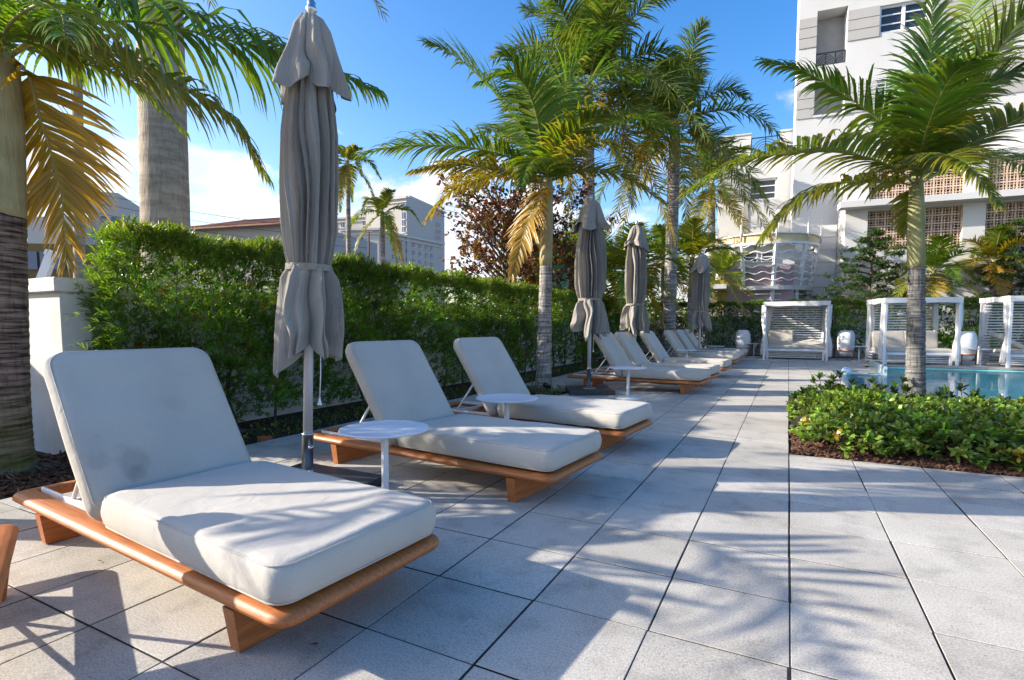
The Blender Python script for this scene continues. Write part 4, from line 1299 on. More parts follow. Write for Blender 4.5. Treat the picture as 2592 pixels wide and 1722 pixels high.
lspec = [(-1.24, -0.57, -23, 'teak lounger next to the thick palm, its back cushion alone in view'),
         (-1.33, 1.05, -4.5, 'teak lounger with stained grey back cushion before the first closed umbrella'),
         (-1.20, 2.82, -6, 'teak lounger with grey cushions between the first umbrella and the round white table'),
         (-1.18, 4.28, -6, 'teak lounger with grey cushions in front of the slim palm'),
         (-1.18, 8.70, -5, 'teak lounger beside the second umbrella and its granite base'),
         (-1.15, 9.85, -5, 'teak lounger in the middle of the trio by the third umbrella'),
         (-1.12, 11.75, -5, 'teak lounger last of the trio, beyond the third umbrella'),
         (-1.15, 14.5, -4, 'far teak lounger with a white table before it by the last umbrella'),
         (-1.15, 16.0, -4, 'far teak lounger in the middle beside the last umbrella'),
         (-1.15, 17.5, -4, 'far teak lounger nearest the cabana')]
proto = make_lounger(lspec[1][3])
LO = []
for i, (x, y, a, lab) in enumerate(lspec):
    o = proto if i == 1 else copy_tree(proto)
    o['label'] = lab
    o.location = (x, y, 0)
    o.rotation_euler = (0, 0, R(a))
    LO.append(o)
for ch in LO[1].children:                   # the stained cushion of the first lounger in full view
    if ch.name.startswith('back_cushion'):
        ch.data = ch.data.copy()
        ch.data.materials.clear(); ch.data.materials.append(MATS['cushion_stained'])
        ch['label'] = 'grey back cushion with dark water stains'
h0_ = Vector((-1.345, 0, 0.245))
for ch in LO[0].children:                   # its back is let down further
    if ch.name.split('.')[0] in ('back_cushion', 'backrest_frame', 'support_strut'):
        ch.matrix_basis = Matrix.Translation(h0_) @ Matrix.Rotation(R(-15), 4, 'Y') @ Matrix.Translation(-h0_) @ ch.matrix_basis
# small differences between the cushions
for i, o in enumerate(LO):
    for ch in o.children:
        if ch.name.startswith('seat_cushion'):
            ch.rotation_euler = (0, R(random.uniform(-0.4, 0.4)), R(random.uniform(-0.8, 0.8)))
            if i in (2, 3, 4):
                me = pillow(0.650, 0.386, 0.148, 0.07, 0.044, 0.006 + 0.002 * i, 20 + i, 0.003).mesh('seat_cushion')
                me.materials.append(MATS['cushion']); ch.data = me

# ================================================================== TABLES
def make_table(label):
    t = thing('side_table', label, 'side table', (0, 0, 0), 0, 'round white side tables')
    MB().lathe([(0.001, 0.448), (0.262, 0.448), (0.272, 0.452), (0.275, 0.458), (0.273, 0.463), (0.268, 0.464), (0.255, 0.4615), (0.001, 0.461)], 48).build('table_top', 'table_white', t)
    MB().lathe([(0.0225, 0.012), (0.0225, 0.448)], 18).build('stem', 'white_metal', t)
    MB().lathe([(0.001, 0.0), (0.2, 0.0), (0.204, 0.003), (0.202, 0.008), (0.03, 0.016), (0.022, 0.02)], 36).build('base_plate', 'white_metal', t)
    return t
tp = make_table('')
tl = [(tuple(onz(886, 988, 0.46)[:2]), 'round white side table beside the first umbrella'), (tuple(onz(1168, 917, 0.46)[:2]), 'round white side table between the second and third loungers'),
      (tuple(onz(1448, 848, 0.46)[:2]), 'round white side table beside the granite umbrella base'), (tuple(onz(1583, 807, 0.46)[:2]), 'round white table before the far trio of loungers'),
      (tuple(onz(1648, 798, 0.46)[:2]), 'round white table behind the last umbrella'), ((-1.05, 20.5), 'small white table between the left lantern and the cabana'),
      (tuple(onz(1979, 833)[:2]), 'small white table left of the middle cabana'), (tuple(onz(2258, 844)[:2]), 'small white table between the right lantern and the right cabana')]
for i, (p, lab) in enumerate(tl):
    o = tp if i == 0 else copy_tree(tp)
    o['label'] = lab
    o.location = (p[0], p[1], 0.001)

# ================================================================== CLOSED UMBRELLAS
def cloth(seed, z0, z1, prof, amp, npl, nz=80, nt=200, hem=0.0, cap=False, fine=0.5):
    """gathered cloth tube: random pleats that wander with height"""
    rs = np.random.default_rng(seed)
    wdt = rs.uniform(0.45, 1.7, npl); wdt = np.cumsum(wdt) / wdt.sum()
    edges = np.concatenate([[0], wdt])
    pa = rs.uniform(0.35, 1.35, npl)
    hp = rs.uniform(-1, 1, npl)
    ph = rs.uniform(0, 6.28, 12)
    V = np.zeros((nz, nt, 3))
    zs = np.linspace(0, 1, nz)
    for k, f in enumerate(zs):
        zz = z1 + (z0 - z1) * f
        Rz, A = np.interp(zz, prof[0], prof[1]), np.interp(zz, prof[0], amp)
        th = np.linspace(0, 1, nt, endpoint=False)
        u = (th + 0.018 * np.sin(2 * PI * th * 2 + ph[0] + f * 3) + 0.016 * math.sin(f * 5 + ph[1]) + 0.008 * np.sin(f * 11 + 2 * PI * th * 3 + ph[2])) % 1.0
        idx = np.clip(np.searchsorted(edges, u, side='right') - 1, 0, npl - 1)
        loc = (u - edges[idx]) / (edges[idx + 1] - edges[idx])
        b = np.sin(PI * loc) ** 0.85
        lean = np.sin(2 * PI * loc) * 0.18
        fineb = fine * 0.10 * np.sin(2 * PI * (loc * 2 + 0.3 * f + ph[3])) * np.sin(PI * loc)
        r = Rz * (1 - A * pa[idx] * (1 - b) + fineb * A * 2) + Rz * 0.03 * np.sin(2 * PI * th + ph[4] + f * 2)
        r = r * (1 + 0.05 * np.sin(2 * PI * th * 2 + ph[5]))
        a = 2 * PI * th + lean * A * 0.6
        dz = 0
        if hem:
            e = smoothstep(0.55, 1.0, f)
            dz = hem * e * (0.9 * (1 - b) - 0.55 * hp[idx] * np.sin(PI * loc) + 0.3 * np.sin(2 * PI * th * 2 + ph[6]))
        V[k, :, 0] = r * np.cos(a); V[k, :, 1] = r * np.sin(a); V[k, :, 2] = zz + dz
    idx = np.arange(nz * nt).reshape(nz, nt)
    F = np.stack([idx[:-1], idx[1:], np.roll(idx[1:], -1, axis=1), np.roll(idx[:-1], -1, axis=1)], -1).reshape(-1, 4)
    return V.reshape(-1, 3), F
def umbrella(label, x, y, H, seed, rz, lean=(0, 0), hemz=0.84, fat=1.0):
    t = thing('closed_umbrella', label, 'umbrella', (x, y, 0), rz, 'closed grey umbrellas')
    base = link('base', bevel_box((-0.36, -0.36, 0.0), (0.36, 0.36, 0.075), 0.004, 1), 'granite', t)
    link('base_plate', bevel_box((-0.1, -0.1, 0.075), (0.1, 0.1, 0.083), 0.002, 1), 'steel', t)
    MB().lathe([(0.037, 0.083), (0.037, 0.39), (0.039, 0.392), (0.039, 0.40), (0.031, 0.402)], 24).build('sleeve', 'steel', t)
    for z in (0.15, 0.31):
        MB().tube([(0.03, -0.012, z), (0.052, -0.02, z)], 0.017, 12).build('knob', 'steel', t)
    MB().lathe([(0.030, 0.1), (0.030, H - 0.05)], 20).build('pole', 'pole_metal', t)
    # main cloth, gathered by a strap, and the vent tier above
    sc_ = H / 3.03
    zs = np.array([0.80, 1.0, 1.25, 1.40, 1.47, 1.54, 1.7, 2.0, 2.3, 2.6, 2.85, 3.1]) * sc_
    zs[:4] = hemz + (zs[:4] - zs[0]) * (1.47 * sc_ - hemz) / (1.47 * sc_ - zs[0] + 1e-6) * 1.0
    rr = np.array([0.290, 0.285, 0.255, 0.225, 0.180, 0.205, 0.238, 0.245, 0.232, 0.185, 0.12, 0.06]) * fat
    am = np.array([0.70, 0.66, 0.58, 0.5, 0.36, 0.5, 0.62, 0.64, 0.6, 0.5, 0.4, 0.3])
    zst = 1.47 * sc_
    V, F = cloth(seed, zst - 0.01, 2.92 * sc_, (zs, rr * 0.97), am, 17, 90, 400, 0.0)
    V2, F2 = cloth(seed + 21, hemz, zst + 0.012, (zs, rr * 1.0), am * np.array([1, 1, 1.05, 1.1] + [1] * 8), 8, 60, 360, 0.13, fine=1.1)
    V, F = np.concatenate([V, V2]), np.concatenate([F, F2 + len(V)])
    # droop the shoulders a little out of round
    can = link('canopy', mesh_np('canopy', V, F, None, True), 'umbrella_cloth', t)
    zs2 = np.array([2.42, 2.52, 2.64, 2.8, 2.93, 3.0, 3.02]) * sc_
    rr2 = np.array([0.310, 0.295, 0.255, 0.19, 0.145, 0.09, 0.03]) * fat
    am2 = np.array([0.6, 0.56, 0.46, 0.34, 0.22, 0.12, 0.05])
    V, F = cloth(seed + 50, 2.52 * sc_, 3.02 * sc_, (zs2, rr2), am2, 5, 50, 260, 0.13, fine=1.2)
    link('vent_cap', mesh_np('vent_cap', V, F, None, True), 'umbrella_cloth', can)
    rs = np.random.default_rng(seed + 3)
    V, F = cloth(seed + 9, 1.452 * sc_, 1.492 * sc_, (np.array([1.0, 2.0]), np.array([0.190, 0.190]) * fat), np.array([0.10, 0.10]), 12, 6, 160, 0, fine=0.2)
    link('strap', mesh_np('strap', V, F, None, True), 'umbrella_cloth', can)
    MB().lathe([(0.012, H - 0.04), (0.022, H - 0.03), (0.024, H + 0.0), (0.034, H + 0.012), (0.030, H + 0.03), (0.024, H + 0.042), (0.026, H + 0.06), (0.014, H + 0.075), (0.002, H + 0.078)], 16).build('finial', 'steel', t)
    # pull cord with a bell-shaped toggle
    MB().tube([(0.07, 0.03, hemz + 0.12), (0.072, 0.032, hemz - 0.06), (0.068, 0.03, hemz - 0.22)], 0.0035, 6).build('pull_cord', 'white_metal', t)
    MB().lathe([(0.004, hemz - 0.215), (0.008, hemz - 0.235), (0.010, hemz - 0.25), (0.017, hemz - 0.258), (0.017, hemz - 0.262)], 12, (0.068, 0.03)).build('cord_toggle', 'white_metal', t)
    t.rotation_euler = (lean[0], lean[1], rz)
    return t
p = ony(706, 1050, 2.43)
umbrella('closed grey umbrella between the first two loungers with a pull cord', p[0], 2.43, 3.02, 11, R(6), (R(-0.3), R(2.2)), 0.85, 0.73)
umbrella('closed grey umbrella on a granite base beside the trio of loungers', -2.87, 8.28, 3.12, 23, R(28), (0, 0), 0.93, 1.05)
p = ony(1462, 700, 10.75)
umbrella('closed grey umbrella behind the trio of loungers', p[0], 10.75, 3.12, 37, R(50), (0, R(0.5)), 0.95, 0.92)
p = ony(1612, 760, 15.4)
umbrella('closed grey umbrella beside the far trio of loungers', p[0], 15.4, 3.05, 47, R(10), (0, R(0.6)), 0.95, 0.95)

# ================================================================== LANTERNS
def make_lantern(label):
    t = thing('floor_lantern', label, 'lantern', (0, 0, 0), 0, 'large white floor lanterns')
    prof = [(0.02, 0.12), (0.12, 0.12), (0.155, 0.135), (0.195, 0.2), (0.222, 0.3), (0.238, 0.42), (0.246, 0.55), (0.246, 0.68), (0.236, 0.78), (0.212, 0.86), (0.175, 0.92), (0.155, 0.935), (0.14, 0.935), (0.02, 0.935)]
    b = MB(); b.lathe(prof, 36); b.build('shade', 'lantern_white', t)
    MB().lathe([(0.224, 0.275), (0.244, 0.275), (0.244, 0.305), (0.224, 0.305)], 36, cap=False).build('ring', 'teak', t)
    for k in range(3):
        a = k * 2 * PI / 3 + 0.5
        MB().tube([(0.244 * math.cos(a), 0.244 * math.sin(a), 0.31), (0.235 * math.cos(a), 0.235 * math.sin(a), 0.0)], [0.018, 0.014], 8).build('leg', 'teak', t)
    return t
lp = make_lantern('')
for i, (p, lab) in enumerate((((-1.42, 20.6), 'white floor lantern left of the left cabana by the hedge'), (onz(1948, 828)[:2] * 0.985, 'white floor lantern between the left and middle cabanas'), (onz(2223, 840)[:2] * 0.985, 'white floor lantern between the middle and right cabanas'))):
    o = lp if i == 0 else copy_tree(lp)
    o['label'] = lab
    o.location = (p[0], p[1], 0.001)
    o.rotation_euler = (0, 0, i * 0.8)

# ================================================================== CABANAS
def curtain(b, x, y, z0, z1, seed, wdt=0.16, dx=1.0):
    rs = np.random.default_rng(seed)
    n, m = 26, 14
    ls = []
    for k in range(m):
        f = k / (m - 1)
        z = z0 + (z1 - z0) * f
        tie = 1 - 0.45 * math.exp(-((f - 0.45) / 0.13) ** 2)
        row = []
        for i in range(n):
            a = 2 * PI * i / n
            r = (0.055 + 0.012 * math.sin(5 * a + seed + f * 2) + 0.008 * math.sin(9 * a + 2 * seed)) * tie * (1.25 - 0.3 * f)
            row.append((x + r * math.cos(a) * 1.25 + 0.02 * math.sin(f * 6 + seed), y + r * math.sin(a), z))
        ls.append(row)
    b.loops(ls, True, True, True, True)
def make_cabana(label, x, y, rz, W=1.86, seats=0, seed=1):
    """daybed cabana: origin at its front left post, width along +x, depth along +y"""
    t = thing('daybed_cabana', label, 'cabana', (x, y, 0.001), rz, 'white slatted cabanas')
    Dp, H, q = 1.35, 1.80, 0.03
    for (px_, py_) in ((0, 0), (W, 0), (0, Dp), (W, Dp)):
        link('post', bevel_box((px_ - q, py_ - q, 0), (px_ + q, py_ + q, H), 0.004, 1), 'white_metal', t)
    b = MB()
    b.box((q, -0.02, H - 0.05), (W - q, 0.02, H - 0.002)); b.box((q, Dp - 0.02, H - 0.05), (W - q, Dp + 0.02, H - 0.002))
    b.box((-0.02, q, H - 0.05), (0.02, Dp - q, H - 0.002)); b.box((W - 0.02, q, H - 0.05), (W + 0.02, Dp - q, H - 0.002))
    b.build('top_rail', 'white_metal', t)
    # fabric roof: taut top with a hanging valance
    n = 14
    V, F = [], []
    for i in range(n + 1):
        for j in range(n + 1):
            u, v = i / n, j / n
            sag = -0.035 * math.sin(PI * u) * math.sin(PI * v)
            V.append((-0.05 + u * (W + 0.1), -0.05 + v * (Dp + 0.1), H + 0.06 + sag + 0.006 * math.sin(u * 17 + seed) * math.sin(v * 13)))
    for i in range(n):
        for j in range(n):
            a = i * (n + 1) + j
            F.append((a, a + n + 1, a + n + 2, a + 1))
    mb = MB(); mb.add(V, F, True)
    per = [(i, 0) for i in range(n)] + [(n, j) for j in range(n)] + [(n - i, n) for i in range(n)] + [(0, n - j) for j in range(n)]
    ring = [V[i * (n + 1) + j] for i, j in per]
    low = []
    for k, p in enumerate(ring):
        cx, cy = p[0] - W / 2, p[1] - Dp / 2
        s = 1 + 0.004 * math.sin(k * 1.3)
        low.append((W / 2 + cx * s, Dp / 2 + cy * s, H - 0.085 + 0.008 * math.sin(k * 0.9 + seed)))
    mb.loops([ring, low], True, False, False, False)
    mb.build('roof_canopy', 'canopy_cloth', t)
    for k in range(22):                                    # back slats, floor to roof
        z = 0.06 + k * 0.078
        if z > H - 0.07: break
        link('slat', slat_me(W), None, t, (q, Dp - 0.005, z))
    for sx in (0.0, W):
        for k in range(22):
            z = 0.06 + k * 0.078
            if z > H - 0.07: break
            if k < 4 or seats == 2: link('side_slat', side_me, None, t, (sx - 0.01, Dp - 0.48, z))
    link('seat_frame', bevel_box((q, 0.10, 0.27), (W - q, Dp - 0.05, 0.345), 0.006, 1), 'white_metal', t)
    for (sx, sy) in ((0.09, 0.14), (W - 0.09, 0.14), (0.09, Dp - 0.1), (W - 0.09, Dp - 0.1)):
        link('seat_leg', bevel_box((sx - 0.03, sy - 0.03, 0), (sx + 0.03, sy + 0.03, 0.27), 0.003, 1), 'white_metal', t)
    for k in range(4):
        link('lower_slat', slat_me(W), None, t, (q, 0.35, 0.05 + k * 0.055))
    s = pillow((W - 0.1) / 2, 0.55, 0.11, 0.05, 0.035, 0.012, seed).build('seat_cushion', 'cushion', t)
    s.location = (W / 2, 0.68, 0.402)
    th = R(72)
    M = Matrix(((1, 0, 0, 0), (0, math.cos(th), -math.sin(th), 0), (0, math.sin(th), math.cos(th), 0), (0, 0, 0, 1)))
    def backc(cx, hw, hh):
        c = pillow(hw, hh, 0.11, 0.07, 0.04, 0.012, seed + 3).build('back_cushion', 'cushion', t)
        c.matrix_local = Matrix.Translation((cx, 1.08, 0.43 + hh * math.sin(th))) @ M
    if seats == 0:
        backc(0.44, 0.38, 0.27)
        s = pillow(0.46, 0.42, 0.05, 0.04, 0.02, 0.006, seed + 4).build('back_cushion', 'cushion', t)
        s.matrix_local = Matrix.Translation((W - 0.52, 1.05, 0.515)) @ Matrix.Rotation(R(18), 4, 'X')
    elif seats == 1:
        backc(0.46, 0.42, 0.26); backc(W - 0.46, 0.42, 0.26)
    else:
        c = pillow(0.5, 0.36, 0.12, 0.08, 0.04, 0.012, seed + 3).build('back_cushion', 'cushion', t)
        c.matrix_local = Matrix.Translation((0.46, 0.8, 0.62)) @ Matrix.Rotation(R(30), 4, 'Y') @ Matrix.Rotation(R(8), 4, 'X')
        c2_ = pillow(0.40, 0.25, 0.1, 0.06, 0.04, 0.01, seed + 5).build('back_cushion', 'cushion', t)
        c2_.matrix_local = Matrix.Translation((1.35, 1.08, 0.7)) @ M
    for i, (cx, cy) in enumerate(((0.0, 0.09), (W, 0.09), (0.0, Dp - 0.12), (W, Dp - 0.12))):
        b = MB(); curtain(b, cx + (0.045 if cx == 0 else -0.045) * (1 if i > 1 else -0.4), cy, 0.12, H - 0.05, seed * 3 + i)
        b.build('curtain', 'canopy_cloth', t)
    return t
_sl = {}
def slat_me(W):
    if W not in _sl:
        _sl[W] = MB().box((0, -0.008, 0), (W - 0.06, 0.008, 0.036)).mesh('slat'); _sl[W].materials.append(MATS['white_metal'])
    return _sl[W]
side_me = MB().box((0, 0, 0), (0.02, 0.42, 0.036)).mesh('side_slat'); side_me.materials.append(MATS['white_metal'])
c1 = onz(1760, 828)
make_cabana('white slatted daybed cabana with one tall back cushion at the end of the deck', c1[0], c1[1], R(-1), 1.77, 0, 2)
c2p = onz(2036, 841)
make_cabana('white slatted daybed cabana with two back cushions behind the pool corner', c2p[0], c2p[1], R(11), 1.72, 1, 5)
c3p = onz(2322, 848)
make_cabana('white slatted daybed cabana with a slanted cushion beyond the right lantern', c3p[0], c3p[1], R(11), 1.75, 2, 8)

# ================================================================== SMALL THINGS BY THE HEDGE
def spotlight(label, p, aim):
    t = thing('garden_spotlight', label, 'spotlight', tuple(p), aim, 'black garden spotlights')
    MB().tube([(0, 0, -0.02), (0, 0, 0.07)], 0.008, 8).build('stake', 'black_plastic', t)
    MB().tube([(-0.06, 0, 0.09), (0.05, 0, 0.14), (0.06, 0, 0.146)], [0.034, 0.042, 0.036], 16).build('housing', 'black_plastic', t)
    MB().tube([(0.055, 0, 0.143), (0.058, 0, 0.1445)], 0.033, 16).build('lens', 'window_glass', t)
spotlight('round black garden spotlight in the bed before the hedge', (-4.62, 3.25, -0.02), R(200))
p = onz(1310, 908)
spotlight('black garden spotlight at the foot of the slim palm', (p[0] - 0.35, p[1] - 0.05, 0.0), R(250))
p = onz(625, 1018, 0)
br = thing('broken_brick', 'broken red brick lying in the bed under the hedge', 'brick', (p[0] - 0.15, p[1] + 0.05, 0.0), R(20))
link('brick', bevel_box((-0.06, -0.04, -0.03), (0.06, 0.04, 0.03), 0.006, 1), 'terracotta_pot', br)
# roots of the thick palm
rt = MB()
for k in range(46):
    a = rng.uniform(-2.2, 1.4)
    r0 = 0.26; r1 = 0.36 + 0.12 * rng.random()
    z0 = 0.10 * rng.random()
    rt.tube([(r0 * math.cos(a), r0 * math.sin(a), z0), ((r0 + 0.06) * math.cos(a), (r0 + 0.06) * math.sin(a), z0 * 0.6), (r1 * math.cos(a + 0.1), r1 * math.sin(a + 0.1), 0.0)], [0.006, 0.007, 0.004], 5)
tag(rt.build('aerial_roots', 'tree_bark', palmL), kind='stuff')

# dry leaves and bits blown onto the paving
n = 70
pts = np.stack([rng.uniform(-4.2, 2.2, n), rng.uniform(1.2, 12.0, n), np.full(n, 0.004)], 1)
ok = [deck_cell(p[0] - PW / 2, p[1] - PW / 2) for p in pts]
pts = pts[np.array(ok)]
k = len(pts)
dd = rand_dirs(k); dd[:, 2] = 0.08 * np.abs(dd[:, 2])
V, F, T = leaves(pts, dd, np.tile(np.array([[0, 0, 1.0]]), (k, 1)), rng.uniform(0.012, 0.04, k), rng.uniform(0.005, 0.014, k), leaf_tint(k, (0.12, 0.07, 0.03), 0.5, (0.12, 0.14, 0.03), 0.3), 'broad', 0.5, -0.05)
tag(link('fallen_leaves', mesh_np('fallen_leaves', V, F, T), 'tree_leaf'), 'few dry leaves and bits lying on the pale paving', 'fallen leaves', None, 'stuff')

# ================================================================== TREES
def branch_tree(label, base, h, spread, nbranch, leaf, tint, var, alt, palt, seed, per=9, ll=0.07, lw=0.03, tiers=False, sparse=1.0, group=None, name='leafy_tree', trunk_r=0.09, z_low=0.25, shape='broad', lean=0.0):
    """trunk, limbs and twigs; leaf clumps sit along the twigs"""
    rs = np.random.default_rng(seed)
    t = thing(name, label, 'tree', tuple(base), 0, group)
    tr = MB()
    pts = [np.array([0.06 * math.sin(k * 1.7 + seed) * h * 0.1 + lean * h * (k / 6) ** 1.5, 0.05 * math.cos(k * 1.3 + seed) * h * 0.1, h * 0.92 * k / 6]) for k in range(7)]
    tr.tube(pts, list(np.linspace(trunk_r, trunk_r * 0.15, 7)), 9)
    tr.build('trunk', 'tree_bark', t)
    lb = MB(); cl, ax = [], []
    for b in range(nbranch):
        f = z_low + (1 - z_low) * (b + rs.random()) / nbranch
        f = min(f, 0.98)
        p0 = np.array([np.interp(f * 6 * 0.92 / 0.92, range(7), [p[i] for p in pts]) for i in range(3)])
        az = b * 2.4 + rs.normal(0, 0.3)
        prof = (math.sin(PI * (0.18 + 0.78 * (1 - f)) ** 0.9)) if not tiers else (1.05 - 0.85 * (f - z_low) / (1 - z_low))
        ln = spread * max(0.18, prof) * rs.uniform(0.7, 1.12)
        up = (0.35 if not tiers else 0.12) + 0.55 * f * (0 if tiers else 1)
        d = np.array([math.cos(az), math.sin(az), up])
        p1 = p0 + d * ln * 0.5 + np.array([0, 0, 0.06 * ln])
        p2 = p0 + d * ln + np.array([0, 0, (-0.05 if tiers else 0.1) * ln])
        lb.tube([p0, p1, p2], [trunk_r * 0.35, trunk_r * 0.2, 0.006], 6)
        nt_ = int(7 * (ln / spread) + 4)
        for q in range(nt_):
            g = 0.25 + 0.75 * (q + rs.random()) / nt_
            s0 = p0 + (p1 - p0) * min(1, g * 2) if g < 0.5 else p1 + (p2 - p1) * (g - 0.5) * 2
            sd = rs.normal(0, 1, 3); sd[2] = sd[2] * (0.25 if tiers else 0.8) + (0.1 if tiers else 0.25)
            sd = sd / np.linalg.norm(sd)
            e = s0 + (d / np.linalg.norm(d) * 0.35 + sd) * ln * 0.26 * rs.uniform(0.6, 1.2)
            lb.tube([s0, (s0 + e) / 2 + rs.normal(0, 0.02, 3), e], [0.008, 0.006, 0.003], 4)
            m = max(1, int(leaf * sparse * rs.uniform(0.6, 1.3)))
            for _ in range(m):
                gg = rs.uniform(0.3, 1.08)
                c = s0 + (e - s0) * gg + rs.normal(0, 0.055 * spread / 1.6, 3) * (np.array([1, 1, 0.45]) if tiers else 1)
                cl.append(c); ax.append(sd + np.array([0, 0, 0.5]))
    lb.build('branches', 'tree_bark', t)
    cl, ax = np.array(cl), np.array(ax)
    V, F, T = sprigs(cl, ax + rng.normal(0, 0.3, ax.shape), per, ll, lw, leaf_tint(len(cl), tint, var, alt, palt), 1.1, shape, 0.05, 0.3, 0.2)
    tag(link('crown', mesh_np('crown', V, F, T), 'tree_leaf', t), kind='stuff')
    return t
# russet tree behind the hedge
b = ground_at(1170, 15.0)
branch_tree('russet leaved tree with bare twigs behind the hedge', b, 4.5, 2.0, 54, 5.0, (0.12, 0.045, 0.022), 0.45, (0.18, 0.12, 0.02), 0.2, 3, 4, 0.13, 0.075, trunk_r=0.1, z_low=0.3)
b = ground_at(1300, 17)
branch_tree('small brown leaved tree between the slim palm and the hedge', b, 3.9, 1.6, 34, 4.5, (0.14, 0.055, 0.018), 0.45, (0.10, 0.12, 0.02), 0.4, 4, 3, 0.12, 0.07, trunk_r=0.08, z_low=0.3)
# tiered green trees against the white building
b = ground_at(2002, 23.5)
branch_tree('tiered dark green tree behind the gap between the cabanas', b, 5.7, 2.4, 38, 14, (0.045, 0.095, 0.02), 0.3, None, 0, 12, 9, 0.085, 0.032, True, name='tiered_tree', trunk_r=0.1, z_low=0.26)
b = ground_at(2325, 22.5)
branch_tree('tiered green tree behind the right cabana', b, 6.0, 2.2, 38, 14, (0.05, 0.10, 0.02), 0.3, None, 0, 13, 9, 0.085, 0.032, True, name='tiered_tree', trunk_r=0.1, z_low=0.24)
# shrubs filling in between and behind the cabanas
def bush(label, x, y, rx, ry, h, n, tint, seed, ll=0.08, lw=0.035, group='bushes round the cabanas', per=8, name='leafy_bush'):
    t = thing(name, label, 'bush', (x, y, -0.03), 0, group)
    rs = np.random.default_rng(seed)
    d = rand_dirs(n); d[:, 2] = np.abs(d[:, 2])
    rad = rng.uniform(0.55, 1.05, n) ** 0.6
    nz_ = 1 + 0.22 * np.sin(d[:, 0] * 5 + seed) * np.cos(d[:, 1] * 6) + 0.12 * np.sin(d[:, 2] * 9 + seed)
    c = d * (rad * nz_)[:, None] * np.array([rx, ry, h])
    V, F, T = sprigs(c, d + np.array([0, 0, 0.4]), per, ll, lw, leaf_tint(n, tint, 0.35), 1.0, 'broad', 0.04, 0.3, 0.15)
    tag(link('foliage', mesh_np('foliage', V, F, T), 'broad_leaf', t), kind='stuff')
    for k in range(5):
        a = k * 1.3
        MB().tube([(0.05 * math.cos(a), 0.05 * math.sin(a), 0), (0.5 * rx * math.cos(a), 0.5 * ry * math.sin(a), 0.7 * h)], [0.014, 0.005], 5).build('stem', 'tree_bark', t)
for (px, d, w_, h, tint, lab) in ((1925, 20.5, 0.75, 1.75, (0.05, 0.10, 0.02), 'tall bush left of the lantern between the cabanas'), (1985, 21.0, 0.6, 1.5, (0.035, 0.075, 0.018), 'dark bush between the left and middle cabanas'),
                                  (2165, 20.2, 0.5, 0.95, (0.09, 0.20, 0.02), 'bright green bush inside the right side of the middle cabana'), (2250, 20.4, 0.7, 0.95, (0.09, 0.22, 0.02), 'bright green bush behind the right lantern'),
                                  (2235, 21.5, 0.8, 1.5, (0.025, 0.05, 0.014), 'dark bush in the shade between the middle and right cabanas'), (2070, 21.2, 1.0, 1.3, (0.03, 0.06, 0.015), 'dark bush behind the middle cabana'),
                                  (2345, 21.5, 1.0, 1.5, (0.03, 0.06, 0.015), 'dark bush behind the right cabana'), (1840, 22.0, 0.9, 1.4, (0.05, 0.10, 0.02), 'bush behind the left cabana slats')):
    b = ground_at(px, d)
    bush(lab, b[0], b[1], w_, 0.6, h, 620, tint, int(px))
# trees beyond the hedge that close the view
for (px, d, w_, h, tint, lab) in ((1430, 26, 1.6, 2.9, (0.05, 0.09, 0.02), 'rounded dark bush beyond the hedge behind the second umbrella'), (1520, 30, 1.8, 3.4, (0.05, 0.09, 0.02), 'rounded dark bush beyond the hedge behind the third umbrella'),
                                  (1215, 30, 2.6, 3.0, (0.05, 0.09, 0.02), 'low green tree beyond the hedge behind the russet tree'), (1650, 34, 2.0, 4.2, (0.05, 0.09, 0.02), 'green tree beside the white building corner'), (330, 15, 0.9, 2.35, (0.07, 0.13, 0.02), 'bush topping the hedge beside the massive pale trunk')):
    b = ground_at(px, d)
    bush(lab, b[0], b[1], w_, w_ * 0.8, h, 900, tint, int(px) + 3, 0.14, 0.06, 'bushes beyond the hedge')

# ================================================================== WHITE BUILDING
BR = R(6)
BO = np.array([1.3, 31.6, 0.0])
ex = np.array([math.cos(BR), math.sin(BR), 0]); ey = np.array([-math.sin(BR), math.cos(BR), 0])
def bl_(px, py, c):
    """source-photo pixel to the building's own coordinates on its plane y = c"""
    r = ray(px / SD, py / SD)
    t = (c - (CAM - BO) @ ey) / (r @ ey)
    q = CAM + r * t - BO
    return float(q @ ex), float(q[2])
def building(label):
    return thing('white_building', label, 'building', tuple(BO), BR)
B = building('tall white apartment tower with grey panels and recessed balconies')
def bx(name, a0, a1, y0, y1, z0, z1, m, parent=None):
    return box(name, (a0, y0, z0), (a1, y1, z1), m, parent if parent else B)
aL = bl_(2016, 250, 0)[0]; aB0 = bl_(2067, 100, 0)[0]; aB1 = bl_(2144, 100, 0)[0]
aW0 = bl_(2226, 60, 0)[0]; aW1 = bl_(2352, 60, 0)[0]; aR = aW1 + 9
zt = 24.0
z1a = bl_(2185, 100, 0)[1]; z1b = bl_(2185, 21, 0)[1]          # upper grey band
dzf = z1a - bl_(2160, 287, 0)[1] + 0.0
z2a = z1a - dzf; z2b = z1b - dzf
zo1a = bl_(2107, 163, 0)[1]; zo1b = bl_(2107, 22, 0)[1]
zo2a = bl_(2107, 287, 0)[1]; zo2b = bl_(2107, 197, 0)[1]
